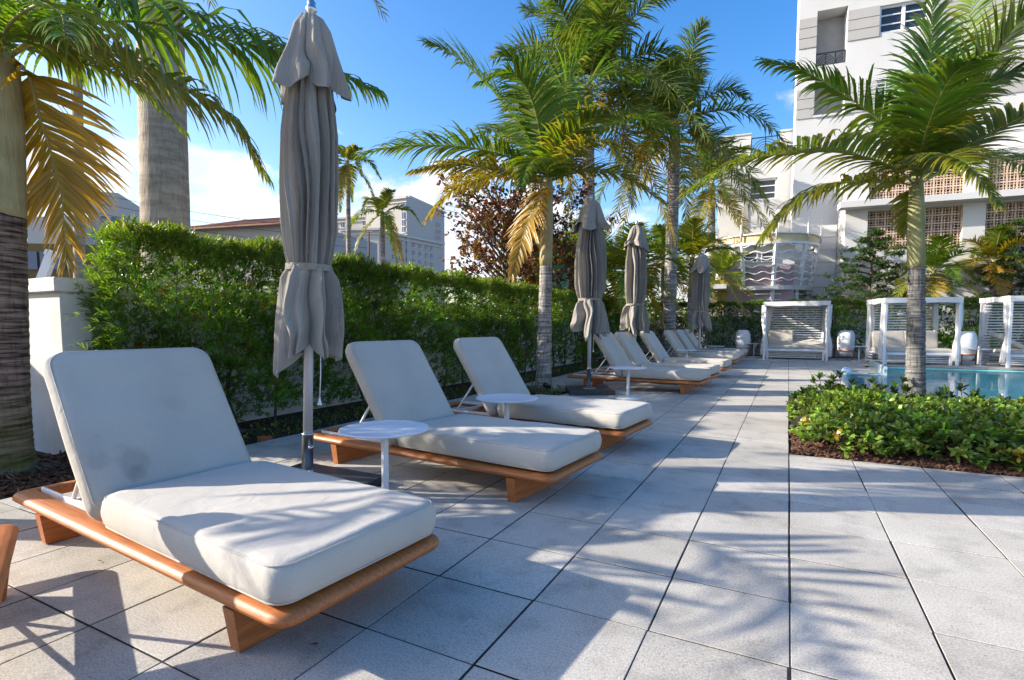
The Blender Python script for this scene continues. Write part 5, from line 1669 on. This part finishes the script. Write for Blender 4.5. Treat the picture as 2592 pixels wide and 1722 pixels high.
# wall pieces round the openings
def wall_with_holes(name, a0, a1, z0, z1, holes, y0, y1, m):
    """one wall mesh split round rectangular holes"""
    xs = sorted(set([a0, a1] + [h[0] for h in holes] + [h[1] for h in holes]))
    zs = sorted(set([z0, z1] + [h[2] for h in holes] + [h[3] for h in holes]))
    mb = MB()
    nx, nz_ = len(xs) - 1, len(zs) - 1
    solid = np.ones((nx, nz_), bool)
    for i in range(nx):
        for k in range(nz_):
            cx, cz = (xs[i] + xs[i + 1]) / 2, (zs[k] + zs[k + 1]) / 2
            for h in holes:
                if h[0] < cx < h[1] and h[2] < cz < h[3]: solid[i, k] = False
    for i in range(nx):
        for k in range(nz_):
            if not solid[i, k]: continue
            X0, X1, Z0, Z1 = xs[i], xs[i + 1], zs[k], zs[k + 1]
            mb.add([(X0, y0, Z0), (X1, y0, Z0), (X1, y0, Z1), (X0, y0, Z1)], [(0, 1, 2, 3)])
            for (di, dk, q) in ((-1, 0, [(X0, y0, Z0), (X0, y0, Z1), (X0, y1, Z1), (X0, y1, Z0)]), (1, 0, [(X1, y0, Z0), (X1, y1, Z0), (X1, y1, Z1), (X1, y0, Z1)]),
                                (0, -1, [(X0, y0, Z0), (X0, y1, Z0), (X1, y1, Z0), (X1, y0, Z0)]), (0, 1, [(X0, y0, Z1), (X1, y0, Z1), (X1, y1, Z1), (X0, y1, Z1)])):
                ii, kk = i + di, k + dk
                if ii < 0 or kk < 0 or ii >= nx or kk >= nz_ or not solid[ii, kk]:
                    mb.add(q, [(0, 1, 2, 3)])
    return mb.build(name, m, B)
win = [(aW0, aW1, z1a + 0.15, z1b - 0.05), (aW0, aW1, z2a + 0.25, z2b - 0.1)]
bays = [(aB0, aB1, zo1a, zo1b), (aB0, aB1, zo2a, zo2b), (aB0, aB1, zo1a + dzf + 0.2, zo1b + dzf)]
wall_with_holes('wall', aL, aR, 0, zt, win + bays, 0, 0.9, 'stucco')
bx('side_wall', aL + 1.3, aL + 1.6, 1.02, 11, 0, zt, 'stucco')
bx('balcony_back', aB0 - 0.5, aB1 + 0.5, 0.91, 1.0, 0, zt, 'recess_grey')
# projecting grey cladding panels with open joints
for (za, zb) in ((z1a, z1b), (z2a, z2b), (z1a + dzf, z1b + dzf)):
    for (p0, p1) in ((aL + 0.003, aB0 - 0.005), (aB1 + 0.005, aW0 - 0.005), (aW1 + 0.05, aR)):
        for k in range(3):
            h = (zb - za) / 3
            bx('cladding_panel', p0, p1, -0.045, -0.003, za + k * h + 0.02, za + (k + 1) * h - 0.02, 'panel_grey')
def arch_rail(a0, a1, z0, z1, y, n=2, m='rail_black', parent=None, r=0.018):
    """black railing of nested quarter arches"""
    rl = MB()
    rl.box((a0, y - 0.03, z1 - 0.05), (a1, y + 0.03, z1)); rl.box((a0, y - 0.02, z0), (a1, y + 0.02, z0 + 0.04))
    W_ = (a1 - a0) / n
    for k in range(n + 1):
        rl.box((a0 + k * W_ - 0.025, y - 0.025, z0 + 0.04), (a0 + k * W_ + 0.025, y + 0.025, z1 - 0.05))
    for k in range(n):
        cxs = ((a0 + k * W_), 1) if k % 2 else ((a0 + (k + 1) * W_), -1)
        for s in range(1, 6):
            rx_ = W_ * s / 5.4; rz_ = (z1 - z0 - 0.1) * s / 5.4
            c0 = a0 + k * W_ if cxs[1] == 1 else a0 + (k + 1) * W_
            rl.tube([(c0 + cxs[1] * rx_ * math.cos(t), y, z0 + 0.04 + rz_ * math.sin(t)) for t in np.linspace(0, PI / 2, 9)], r, 5)
    return rl.build('balcony_railing', m, parent if parent else B)
zr = bl_(2107, 128, 0)[1]
arch_rail(aB0 + 0.02, aB1 - 0.02, zo1a + 0.02, zr, 0.12, 3)
bx('balcony_floor', aB0, aB1, 0.02, 0.9, zo1a - 0.12, zo1a - 0.001, 'recess_grey')
bx('ledge', aB0 - 0.0, aB1 + 0.2, -0.08, -0.002, zo2a - 0.12, zo2a - 0.02, 'stucco')
# windows: frame, two sashes, mullions
def window(parent, a0, a1, z0, z1, y, cols=2, rows=3, glass='window_glass', fw=0.09, frame='white_metal'):
    f = MB()
    f.box((a0, y, z0), (a0 + fw, y + 0.1, z1)); f.box((a1 - fw, y, z0), (a1, y + 0.1, z1))
    f.box((a0 + fw, y, z0), (a1 - fw, y + 0.1, z0 + fw)); f.box((a0 + fw, y, z1 - fw), (a1 - fw, y + 0.1, z1))
    for c in range(1, cols):
        x = a0 + (a1 - a0) * c / cols
        f.box((x - fw * 0.8, y + 0.01, z0 + fw), (x + fw * 0.8, y + 0.09, z1 - fw))
    o = f.build('window', frame, parent)
    g = MB()
    for c in range(cols):
        xa = a0 + (a1 - a0) * c / cols; xb = a0 + (a1 - a0) * (c + 1) / cols
        for r_ in range(1, rows):
            z = z0 + (z1 - z0) * r_ / rows
            g.box((xa + fw * 1.01, y + 0.02, z - 0.025), (xb - fw * 1.01, y + 0.07, z + 0.025))
    g.build('glazing_bar', frame, o)
    MB().add([(a0, y + 0.08, z0), (a1, y + 0.08, z0), (a1, y + 0.08, z1), (a0, y + 0.08, z1)], [(0, 1, 2, 3)]).build('pane', glass, o)
    return o
for h in win:
    window(B, h[0] + 0.002, h[1] - 0.002, h[2] + 0.002, h[3] - 0.002, 0.12)
# white barred juliet balcony at the lower window
jb = MB()
j0, j1, jz0 = aW0 - 0.9, aW1 - 0.6, z2a + 0.1
for k in range(8):
    z = jz0 + 0.1 + k * 0.17
    jb.box((j0, -0.5, z), (j1, -0.47, z + 0.025)); jb.box((j0, -0.47, z), (j0 + 0.03, -0.06, z + 0.025))
for x in (j0, (j0 + j1) / 2, j1):
    jb.box((x - 0.02, -0.515, jz0), (x + 0.02, -0.501, jz0 + 1.5))
jb.build('barred_railing', 'white_metal', B)
bx('parapet', aL - 0.06, aR, -0.08, 1.0, zt, zt + 0.4, 'stucco')

# lower block left of the tower with the roof terrace
B2 = tag(bpy.data.objects.new('white_building', None), 'lower white block with a roof terrace railing beside the tower', 'building')
COL.objects.link(B2); B2.location = tuple(BO); B2.rotation_euler = (0, 0, BR)
yb = 1.2
e0 = bl_(1820, 400, yb)[0]; e1 = aL - 0.003
zp1 = bl_(1860, 346, yb)[1]; zp2 = bl_(1996, 332, yb)[1]; zr0 = bl_(1937, 384, yb)[1]; zr1 = bl_(1937, 344, yb)[1]
r0, r1 = bl_(1901, 360, yb)[0], bl_(1976, 360, yb)[0]
w0, w1 = bl_(1896, 480, yb)[0], bl_(1967, 480, yb)[0]
zw0, zw1 = bl_(1930, 506, yb)[1], bl_(1930, 452, yb)[1]
_B = B; B = B2
wall_with_holes('wall', e0, e1, 0, zr0, [(w0, w1, zw0, zw1)], yb, yb + 0.9, 'stucco')
bx('roof', e0 + 0.01, e1, yb + 0.902, yb + 9, zr0 - 0.4, zr0 - 0.05, 'stucco')
bx('side_wall', e0, e0 + 0.3, yb + 0.902, yb + 9, 0, zr0 - 0.4, 'stucco')
bx('parapet', e0, r0, yb, yb + 0.3, zr0 + 0.001, zp1, 'stucco'); bx('parapet', r1, e1, yb, yb + 0.3, zr0 + 0.001, zp2, 'stucco')
bx('parapet_cap', e0 - 0.05, r0 + 0.03, yb - 0.05, yb + 0.35, zp1 + 0.001, zp1 + 0.08, 'hotel_trim'); bx('parapet_cap', r1 - 0.03, e1, yb - 0.05, yb + 0.35, zp2 + 0.001, zp2 + 0.1, 'hotel_trim')
arch_rail(r0 + 0.03, r1 - 0.03, zr0 + 0.02, zr1, yb + 0.15, 2, parent=B2, r=0.02)
window(B2, w0 + 0.002, w1 - 0.002, zw0 + 0.002, zw1 - 0.002, yb + 0.12, 1, 3)
bx('groove', w0 - 0.25, w0 - 0.005, yb - 0.045, yb - 0.003, 0.2, zw1 + 0.1, 'recess_grey')
bx('pilaster', aL - 0.55, aL - 0.02, yb - 0.5, yb - 0.002, 0.2, bl_(1990, 560, yb)[1], 'stucco')
for k in range(3):
    h = (zw1 - zw0) / 3
    bx('cladding_panel', e0 + 0.003, w0 - 0.28, yb - 0.045, yb - 0.003, zw0 + k * h + 0.02, zw0 + (k + 1) * h - 0.02, 'panel_grey')
# plain panelled wall between the pergola and the wing
B = _B

# wing with the pierced block screens
B3 = tag(bpy.data.objects.new('parking_wing', None), 'low white wing with pierced terracotta block screens', 'building')
COL.objects.link(B3); B3.location = tuple(BO); B3.rotation_euler = (0, 0, BR)
B = B3
yw = -2.2
g0 = bl_(2143, 480, yw)[0]; gR = g0 + 14
pA0, pA1 = bl_(2200, 480, yw)[0], bl_(2442, 480, yw)[0]
pB0 = bl_(2500, 470, yw)[0]
zU0, zU1 = bl_(2501, 497, yw)[1], bl_(2501, 398, yw)[1]
zL1 = bl_(2440, 518, yw)[1]; zL0 = bl_(2381, 622, yw)[1]
zc = bl_(2501, 384, yw)[1]
bs = (pA1 - pA0) / 10
zU0 = zU1 - 4 * bs; zL0 = zL1 - 5 * bs
pB1 = pB0 + 8 * bs
wall_with_holes('wall', g0, gR, 0, zc, [(pA0, pA1, zU0, zU1), (pA0, pA1, zL0, zL1), (pB0, pB1, zU0, zU1), (pB0, pB1, zL0, zL1)], yw, yw + 0.5, 'stucco')
bx('side_wall', g0, g0 + 0.3, yw + 0.501, -0.01, 0, zc, 'stucco')
bx('roof', g0, gR, yw + 0.501, -0.01, zc - 0.3, zc - 0.01, 'stucco')
bx('ledge', g0 - 0.35, gR, yw - 0.75, yw - 0.002, (zU0 + zL1) / 2 - 0.17, (zU0 + zL1) / 2 + 0.10, 'stucco')
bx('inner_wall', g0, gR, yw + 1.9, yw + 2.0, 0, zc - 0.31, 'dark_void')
bk = MB()
def fr(b, h, wd):
    b.box((-h, 0, -h), (h, 0.18, -h + wd)); b.box((-h, 0, h - wd), (h, 0.18, h)); b.box((-h, 0, -h + wd), (-h + wd, 0.18, h - wd)); b.box((h - wd, 0, -h + wd), (h, 0.18, h - wd))
hb = bs / 2
fr(bk, hb, bs * 0.085)
fr(bk, hb * 0.46, bs * 0.075)
for s in (-1, 1):
    for q in (-1, 1):
        a0_, a1_ = sorted((s * hb * 0.46, s * hb * 0.83)); c0_ = q * hb * 0.40
        bk.box((a0_, 0.005, c0_ - bs * 0.035), (a1_, 0.175, c0_ + bs * 0.035))
        bk.box((c0_ - bs * 0.035, 0.005, a0_), (c0_ + bs * 0.035, 0.175, a1_))
bme = bk.mesh('screen_block'); bme.materials.append(MATS['block_terracotta'])
for (p0, nc) in ((pA0, 10), (pB0, 8)):
    for (zb, nr) in ((zU0, 4), (zL0, 5)):
        for c in range(nc):
            for r_ in range(nr):
                o = bpy.data.objects.new('screen_block', bme); COL.objects.link(o); o.parent = B3
                o.location = (p0 + (c + 0.5) * bs, yw + 0.16, zb + (r_ + 0.5) * bs)
B = _B
# ------------------------------------------------------------------ curved pergola with wavy rails
pc = P(1935 / SD, 620 / SD, 27.0)
Rt, Rb = 2.45, 2.1
zt_ = bl_(1935, 583, -5.5)[1]; zs_ = bl_(1935, 722, -5.5)[1]
zt_ = P(1935 / SD, 588 / SD, 24.7)[2]; zs_ = P(1935 / SD, 722 / SD, 24.9)[2]
pg = thing('round_pergola', 'round white pergola with wavy metal rails and spikes against the building', 'pergola', (pc[0], pc[1], 0))
ring = lambda r0_, r1_, z0_, z1_, nm, m: MB().lathe([(r0_, z0_), (r1_, z0_), (r1_, z1_), (r0_, z1_), (r0_, z0_)], 56, cap=False, smooth=False).build(nm, m, pg)
ring(Rt - 0.25, Rt, zt_ - 0.06, zt_, 'top_ring', 'white_metal')
ring(Rt - 0.22, Rt - 0.10, zt_ - 0.42, zt_ - 0.061, 'fascia', 'cream')
ring(Rt - 0.25, Rt - 0.02, zt_ - 0.52, zt_ - 0.421, 'lower_ring', 'white_metal')
ring(Rb - 0.3, Rb + 0.12, zs_ - 0.2, zs_, 'floor_ring', 'stucco')
MB().lathe([(0.001, zs_ - 0.18), (Rb - 0.31, zs_ - 0.18), (Rb - 0.31, zs_ - 0.02), (0.001, zs_ - 0.02)], 40, smooth=False).build('floor_slab', 'stucco', pg)
def pr(z): return Rb + (Rt - 0.1 - Rb) * (z - zs_) / (zt_ - zs_)
for k in range(10):
    a = R(-90 + 36 * k + 14)
    c_, s_ = math.cos(a), math.sin(a)
    MB().tube([(pr(zs_) * c_, pr(zs_) * s_, zs_ - 0.0), (pr(zt_) * c_, pr(zt_) * s_, zt_ - 0.5)], 0.10, 4, smooth=False).build('post', 'white_metal', pg)
    sp = MB().tube([((Rt + 0.03) * c_, (Rt + 0.03) * s_, zt_ - 0.35), ((Rt + 0.03) * c_, (Rt + 0.03) * s_, zt_ + 0.45)], 0.045, 8).build('spike', 'pole_metal', pg)
    MB().tube([((Rt + 0.03) * c_, (Rt + 0.03) * s_, zt_ + 0.451), ((Rt + 0.05) * c_, (Rt + 0.05) * s_, zt_ + 0.8)], [0.022, 0.008], 6).build('spike_tip', 'pole_metal', sp)
    MB().tube([(Rb * 0.93 * c_, Rb * 0.93 * s_, 0), (Rb * 0.93 * c_, Rb * 0.93 * s_, zs_ - 0.2)], 0.10, 4, smooth=False).build('lower_post', 'white_metal', pg)
for k in range(6):
    z = zs_ + 0.28 + k * (zt_ - zs_ - 0.75) / 5.3
    pts = []
    for q in range(140):
        a = R(-215 + 250 * q / 139)
        r_ = pr(z) + 0.09
        pts.append((r_ * math.cos(a), r_ * math.sin(a), z + 0.055 * math.sin(a * 20 + k)))
    MB().tube(pts, 0.028, 6).build('wavy_rail', 'white_metal', pg)
for k in range(4):
    z = 1.75 + k * 0.28
    pts = [(Rb * 0.95 * math.cos(R(a)), Rb * 0.95 * math.sin(R(a)), z) for a in range(-200, 21, 5)]
    MB().tube(pts, 0.03, 6).build('lower_rail', 'white_metal', pg)
# rooms behind the pergola
rm = tag(bpy.data.objects.new('white_building', None), 'white room with mauve wall and dark windows inside the round pergola', 'building')
COL.objects.link(rm); rm.location = tuple(BO); rm.rotation_euler = (0, 0, BR)
q0 = bl_(1818, 640, -3.0)[0]; q1 = bl_(2012, 640, -3.0)[0]
zq1 = bl_(1935, 612, -3.0)[1]; zm = bl_(1935, 674, -3.0)[1]
box('wall', (q0, -3.0, 0), (q1, 1.1, zq1), 'stucco', rm)
box('mauve_wall', (q0 + 0.3, -3.06, 0.2), (q1 - 0.02, -3.003, zm), 'mauve', rm)
wz0, wz1 = bl_(1935, 664, -3.0)[1], bl_(1935, 638, -3.0)[1]
for (a, b_) in ((1885, 1918), (1926, 1960)):
    window(rm, bl_(a, 650, -3.0)[0], bl_(b_, 650, -3.0)[0], wz0, wz1, -3.12, 1, 2, fw=0.05)
box('canopy_slab', (q0 - 1.2, -5.0, zs_ - 0.2), (q0 + 0.4, -3.1, zs_ + 0.0), 'stucco', rm)
# panelled link wall between pergola and wing
k0, k1 = bl_(2003, 640, -0.6)[0], g0 - 0.02
lw = tag(bpy.data.objects.new('link_wall', None), 'white panelled wall between the round pergola and the pierced wing', 'wall')
COL.objects.link(lw); lw.location = tuple(BO); lw.rotation_euler = (0, 0, BR)
zk = bl_(2060, 571, -0.6)[1]
box('wall', (k0, -0.5, 0), (k1, -0.02, zk), 'stucco', lw)
for k in range(6):
    zz0 = zk - (k + 1) * 0.62
    if zz0 < 0: break
    box('cladding_panel', (k0 + 0.02, -0.55, zz0 + 0.02), (k1 - 0.02, -0.503, zz0 + 0.60), 'stucco', lw)

# ================================================================== FAR BUILDINGS
def far_block(label, name='hotel_block'):
    return thing(name, label, 'building', (0, 0, 0))
def fp(px, py, d):
    return P(px, py, d)
def facade(parent, pL, pR, dL, dR, yt, m, back=25.0, name='wall', zb=0.0):
    """upright wall from pixel column pL (depth dL) to pR (depth dR); top given as a pixel row at pL"""
    A = P(pL, yt, dL); ztop = A[2]
    Bq = P(pR, 749, dR)
    a2, b2_ = np.array([A[0], A[1]]), np.array([Bq[0], Bq[1]])
    n = np.array([-(b2_ - a2)[1], (b2_ - a2)[0]]); n = n / np.linalg.norm(n)
    if n @ FW[:2] < 0: n = -n
    poly = [a2, b2_, b2_ + n * back, a2 + n * back]
    mb = MB(); mb.prism([tuple(p) for p in poly], zb, ztop)
    mb.build(name, m, parent)
    return a2, b2_, n, ztop
def wall_box(parent, a2, b2_, n, u0, u1, z0, z1, off0, off1, m, name):
    """box on a facade: u along in metres from a2"""
    d = (b2_ - a2) / np.linalg.norm(b2_ - a2)
    poly = [a2 + d * u0 - n * off0, a2 + d * u1 - n * off0, a2 + d * u1 - n * off1, a2 + d * u0 - n * off1]
    mb = MB(); mb.prism([tuple(p) for p in poly], z0, z1)
    return mb.build(name, m, parent)
def uz(a2, b2_, px, py):
    """pixel to (u,z) on a facade plane"""
    d = (b2_ - a2) / np.linalg.norm(b2_ - a2)
    nn = np.array([-d[1], d[0]])
    r = ray(px, py)
    t = (nn @ (a2 - CAM[:2])) / (nn @ r[:2])
    q = CAM + r * t
    return float((q[:2] - a2) @ d), float(q[2])
HT = far_block('pale multi-storey hotel with blue windows far beyond the hedge', 'hotel')
def Z(x, y):                                    # zoom crop of the hotel (region 800,450) to display pixels
    return (800 + x * 400 / 2360) / SD, (450 + y * 250 / 1475) / SD
def hotel_wall(x0, x1, d0, d1, ytop, trim=True, back=25, zb=0):
    pa, pb = Z(x0, ytop), Z(x1, ytop)
    a2, b2_, n, zt2 = facade(HT, pa[0], pb[0], d0, d1, pa[1], 'hotel_wall', back)
    L_ = np.linalg.norm(b2_ - a2)
    if trim:
        wall_box(HT, a2, b2_, n, -0.6, L_ + 0.6, zt2 - 1.0, zt2 - 0.15, 1.0, 0.02, 'hotel_trim', 'cornice')
        wall_box(HT, a2, b2_, n, -0.3, L_ + 0.3, zt2 - 2.6, zt2 - 2.2, 0.5, 0.02, 'hotel_trim', 'cornice')
    return a2, b2_, n
def hotel_win(fc, x, y, w_, h, m='blue_glass'):
    a2, b2_, n = fc
    u0, z1_ = uz(a2, b2_, *Z(x, y)); u1, z0_ = uz(a2, b2_, *Z(x + w_, y + h))
    zc_ = (z0_ + z1_) / 2
    o = wall_box(HT, a2, b2_, n, u0, u1, z0_, z1_, 0.12, 0.03, m, 'window')
    f = wall_box(HT, a2, b2_, n, u0 - 0.15, u1 + 0.15, z0_ - 0.45, z0_ - 0.03, 0.3, 0.02, 'hotel_trim', 'window_sill')
    f.parent = o
    g = wall_box(HT, a2, b2_, n, (u0 + u1) / 2 - 0.07, (u0 + u1) / 2 + 0.07, z0_, z1_, 0.18, 0.13, 'hotel_trim', 'mullion')
    g.parent = o
D0 = 240
f1 = hotel_wall(150, 1370, D0 + 6, D0 - 2, 600)                     # long wing facing the sun
for (x, ys) in ((275, (670, 770, 868, 965)), (375, (665, 765, 865, 962))):
    for y in ys: hotel_win(f1, x, y, 46, 75)
for (x, y) in ((700, 640), (700, 740), (825, 665)): hotel_win(f1, x, y, 48, 72)
f2_ = hotel_wall(735, 1375, D0 - 4, D0 - 9, 345, back=20)              # tower, sunny face
for (x, y, w_, h) in ((1268, 395, 45, 65), (1318, 395, 45, 65), (1285, 520, 50, 95), (1285, 630, 50, 90), (1285, 735, 50, 75)):
    hotel_win(f2_, x, y, w_, h)
f3 = hotel_wall(1378, 1930, D0 - 9, D0 + 28, 262, back=20)             # tower, side face
for c, x in enumerate((1420, 1470, 1515)):
    for y in (535, 650, 755, 870): hotel_win(f3, x, y + (x - 1420) * 0.2, 38, 80)
for x in (1612, 1690, 1790, 1830):
    for y in (600, 705, 800, 910): hotel_win(f3, x, y + (x - 1420) * 0.18, 34, 72)
f4 = hotel_wall(400, 962, D0 - 24, D0 - 24, 765, back=14)              # low wing in front
for y in (890, 1005): hotel_win(f4, 645, y, 55, 75)
f5 = hotel_wall(965, 1900, D0 - 24, D0 + 12, 780, back=10)              # its side face
for x in (978, 1135, 1240, 1340, 1435, 1530, 1625, 1705):
    for y in (885, 1005, 1130):
        hotel_win(f5, x, y + 20 + (x - 1135) * 0.20, 46 - (x - 978) * 0.012, 72)
# grey block at the far left
GB = far_block('grey block with dark windows behind the yellow frond', 'grey_building')
a2, b2_, n, zt2 = facade(GB, 200, 287, 120, 124, 440, 'hotel_wall', 20)
facade(GB, 60, 199, 118, 119, 500, 'hotel_wall', 20)
for (px, py) in ((232, 498), (232, 520), (256, 500), (256, 522)):
    u0, z1_ = uz(a2, b2_, px, py); u1, z0_ = uz(a2, b2_, px + 14, py + 15)
    wall_box(GB, a2, b2_, n, u0, u1, z0_, z1_, 0.12, 0.02, 'blue_glass', 'window')
# low building with the tiled roof
TB = far_block('low grey building with a red tiled roof edge behind the hedge', 'tiled_building')
a2, b2_, n, zt2 = facade(TB, 430, 700, 70, 66, 528, 'recess_grey', 18)
L_ = np.linalg.norm(b2_ - a2)
d = (b2_ - a2) / L_
zr_ = P(480, 505, 76)[2]
rf = MB()
def pt(u, off, z): 
    q = a2 + d * u - n * off
    return (q[0], q[1], z)
rf.add([pt(-1.2, 1.2, zt2 - 0.1), pt(L_ + 1, 1.2, zt2 - 0.1), pt(L_ + 1, -7, zt2 + 2.2), pt(2.8, -7, zt2 + 2.2), pt(-1.2, -15, zt2 - 0.1)], [(0, 1, 2, 3), (0, 3, 4)])
rf.add([pt(-1.2, 1.2, zt2 - 0.35), pt(L_ + 1, 1.2, zt2 - 0.35), pt(L_ + 1, 1.2, zt2 - 0.1), pt(-1.2, 1.2, zt2 - 0.1)], [(0, 1, 2, 3)])
roof = rf.build('roof', 'roof_tile', TB)
for k in range(60):
    u = -1.1 + k * (L_ + 2) / 60
    MB().tube([pt(u, 1.25, zt2 - 0.03), pt(max(u, 2.9 if u < 2.9 else u), -6.9 if u > 2.9 else -2.0, zt2 + (2.25 if u > 2.9 else 0.75))], 0.09, 5).build('tile_row', 'roof_tile', roof)
# shop with blue glass behind the white wall, leaning white post
SB = far_block('brown shop front with blue windows behind the white wall', 'shop_building')
a2, b2_, n, zt2 = facade(SB, 20, 260, 26, 27, 560, 'brown_wall', 8)
for k in range(4):
    u0, z1_ = uz(a2, b2_, 62 + k * 32, 580); u1, z0_ = uz(a2, b2_, 62 + k * 32 + 28, 622)
    wall_box(SB, a2, b2_, n, u0, u1, z0_, z1_, 0.1, 0.02, 'blue_glass', 'window')
lp_ = thing('leaning_post', 'leaning white post behind the white garden wall', 'post', tuple(ground_at(70, 9.0)))
b0 = ground_at(70, 9.0)
MB().tube([P(55, 760, 9.0) - b0, P(118, 590, 9.0) - b0], [0.09, 0.09], 4, smooth=False).build('shaft', 'white_metal', lp_)
MB().tube([P(118, 590, 9.0) - b0, P(122, 579, 9.0) - b0], [0.11, 0.11], 4, smooth=False).build('cap', 'white_metal', lp_)

# ------------------------------------------------------------------ street: poles, cables, banner
def utility_pole(label, px, d, top):
    g = ground_at(px, d); t_ = P(px, top, d)
    t = thing('utility_pole', label, 'utility pole', tuple(g))
    MB().tube([(0, 0, 0), t_ - g], [0.16, 0.10], 10).build('pole', 'tree_bark', t)
    MB().box((-1.0, -0.06, t_[2] - g[2] - 0.35), (1.0, 0.06, t_[2] - g[2] - 0.2)).build('crossarm', 'tree_bark', t)
    return t_
tA = utility_pole('wooden utility pole in front of the hotel', 850, 62, 532)
tB = utility_pole('wooden utility pole beside the grey block', -60, 50, 380)
for k, (dy0, dy1) in enumerate(((0, 0), (-0.9, -0.9), (-1.9, -1.9))):
    p0 = tB + np.array([0, 0, dy0 - 0.1]); p1 = tA + np.array([0, 0, dy1 - 0.1])
    pts = [p0 + (p1 - p0) * f - np.array([0, 0, 1.0 * math.sin(PI * f)]) for f in np.linspace(0, 1, 20)]
    cb_ = MB().tube([p - p0 for p in pts], 0.022, 5).build('overhead_cable', 'cable_black', None, tuple(p0))
    tag(cb_, 'thin black overhead cable crossing the sky behind the massive pale trunk', 'cable', 'overhead cables')
def text_mesh(txt, size):
    cu = bpy.data.curves.new('text', 'FONT')
    cu.body = txt; cu.size = size; cu.align_x = 'RIGHT'; cu.extrude = 0.003
    ob = bpy.data.objects.new('text', cu); COL.objects.link(ob)
    dg = bpy.context.evaluated_depsgraph_get()
    me = bpy.data.meshes.new_from_object(ob.evaluated_get(dg))
    bpy.data.objects.remove(ob)
    me.materials.clear()
    return me
DB = 16.6
g = ground_at(1303, DB)
bn = thing('street_banner', 'green street banner with white lettering behind the slim palm', 'banner', tuple(g), YAW)
pz = lambda py: P(1285, py, DB)[2] - g[2]
mpx = DB * SD / FPX                                   # metres per display pixel there
x1_, x0_ = 0.0, -58 * mpx
box('panel', (x0_, -0.02, pz(662)), (x1_, 0.02, pz(612)), 'banner_green', bn)
MB().add([(x0_ + 0.02, -0.0225, pz(655)), (x0_ + 26 * mpx, -0.0225, pz(655)), (x0_ + 40 * mpx, -0.0225, pz(634)), (x0_ + 0.02, -0.0225, pz(634))], [(0, 1, 2, 3)]).build('print', 'banner_light', bn)
for txt, py in (('BOCA', 634), ('WALK', 659)):
    o = link('lettering', text_mesh(txt, 13.5 * mpx), 'banner_text', bn)
    o.rotation_euler = (PI / 2, 0, 0)
    o.location = (x1_ - 4 * mpx, -0.027, pz(py))
MB().tube([(0.05, 0, 0), (0.05, 0, pz(606))], 0.05, 10).build('pole', 'pole_metal', bn)
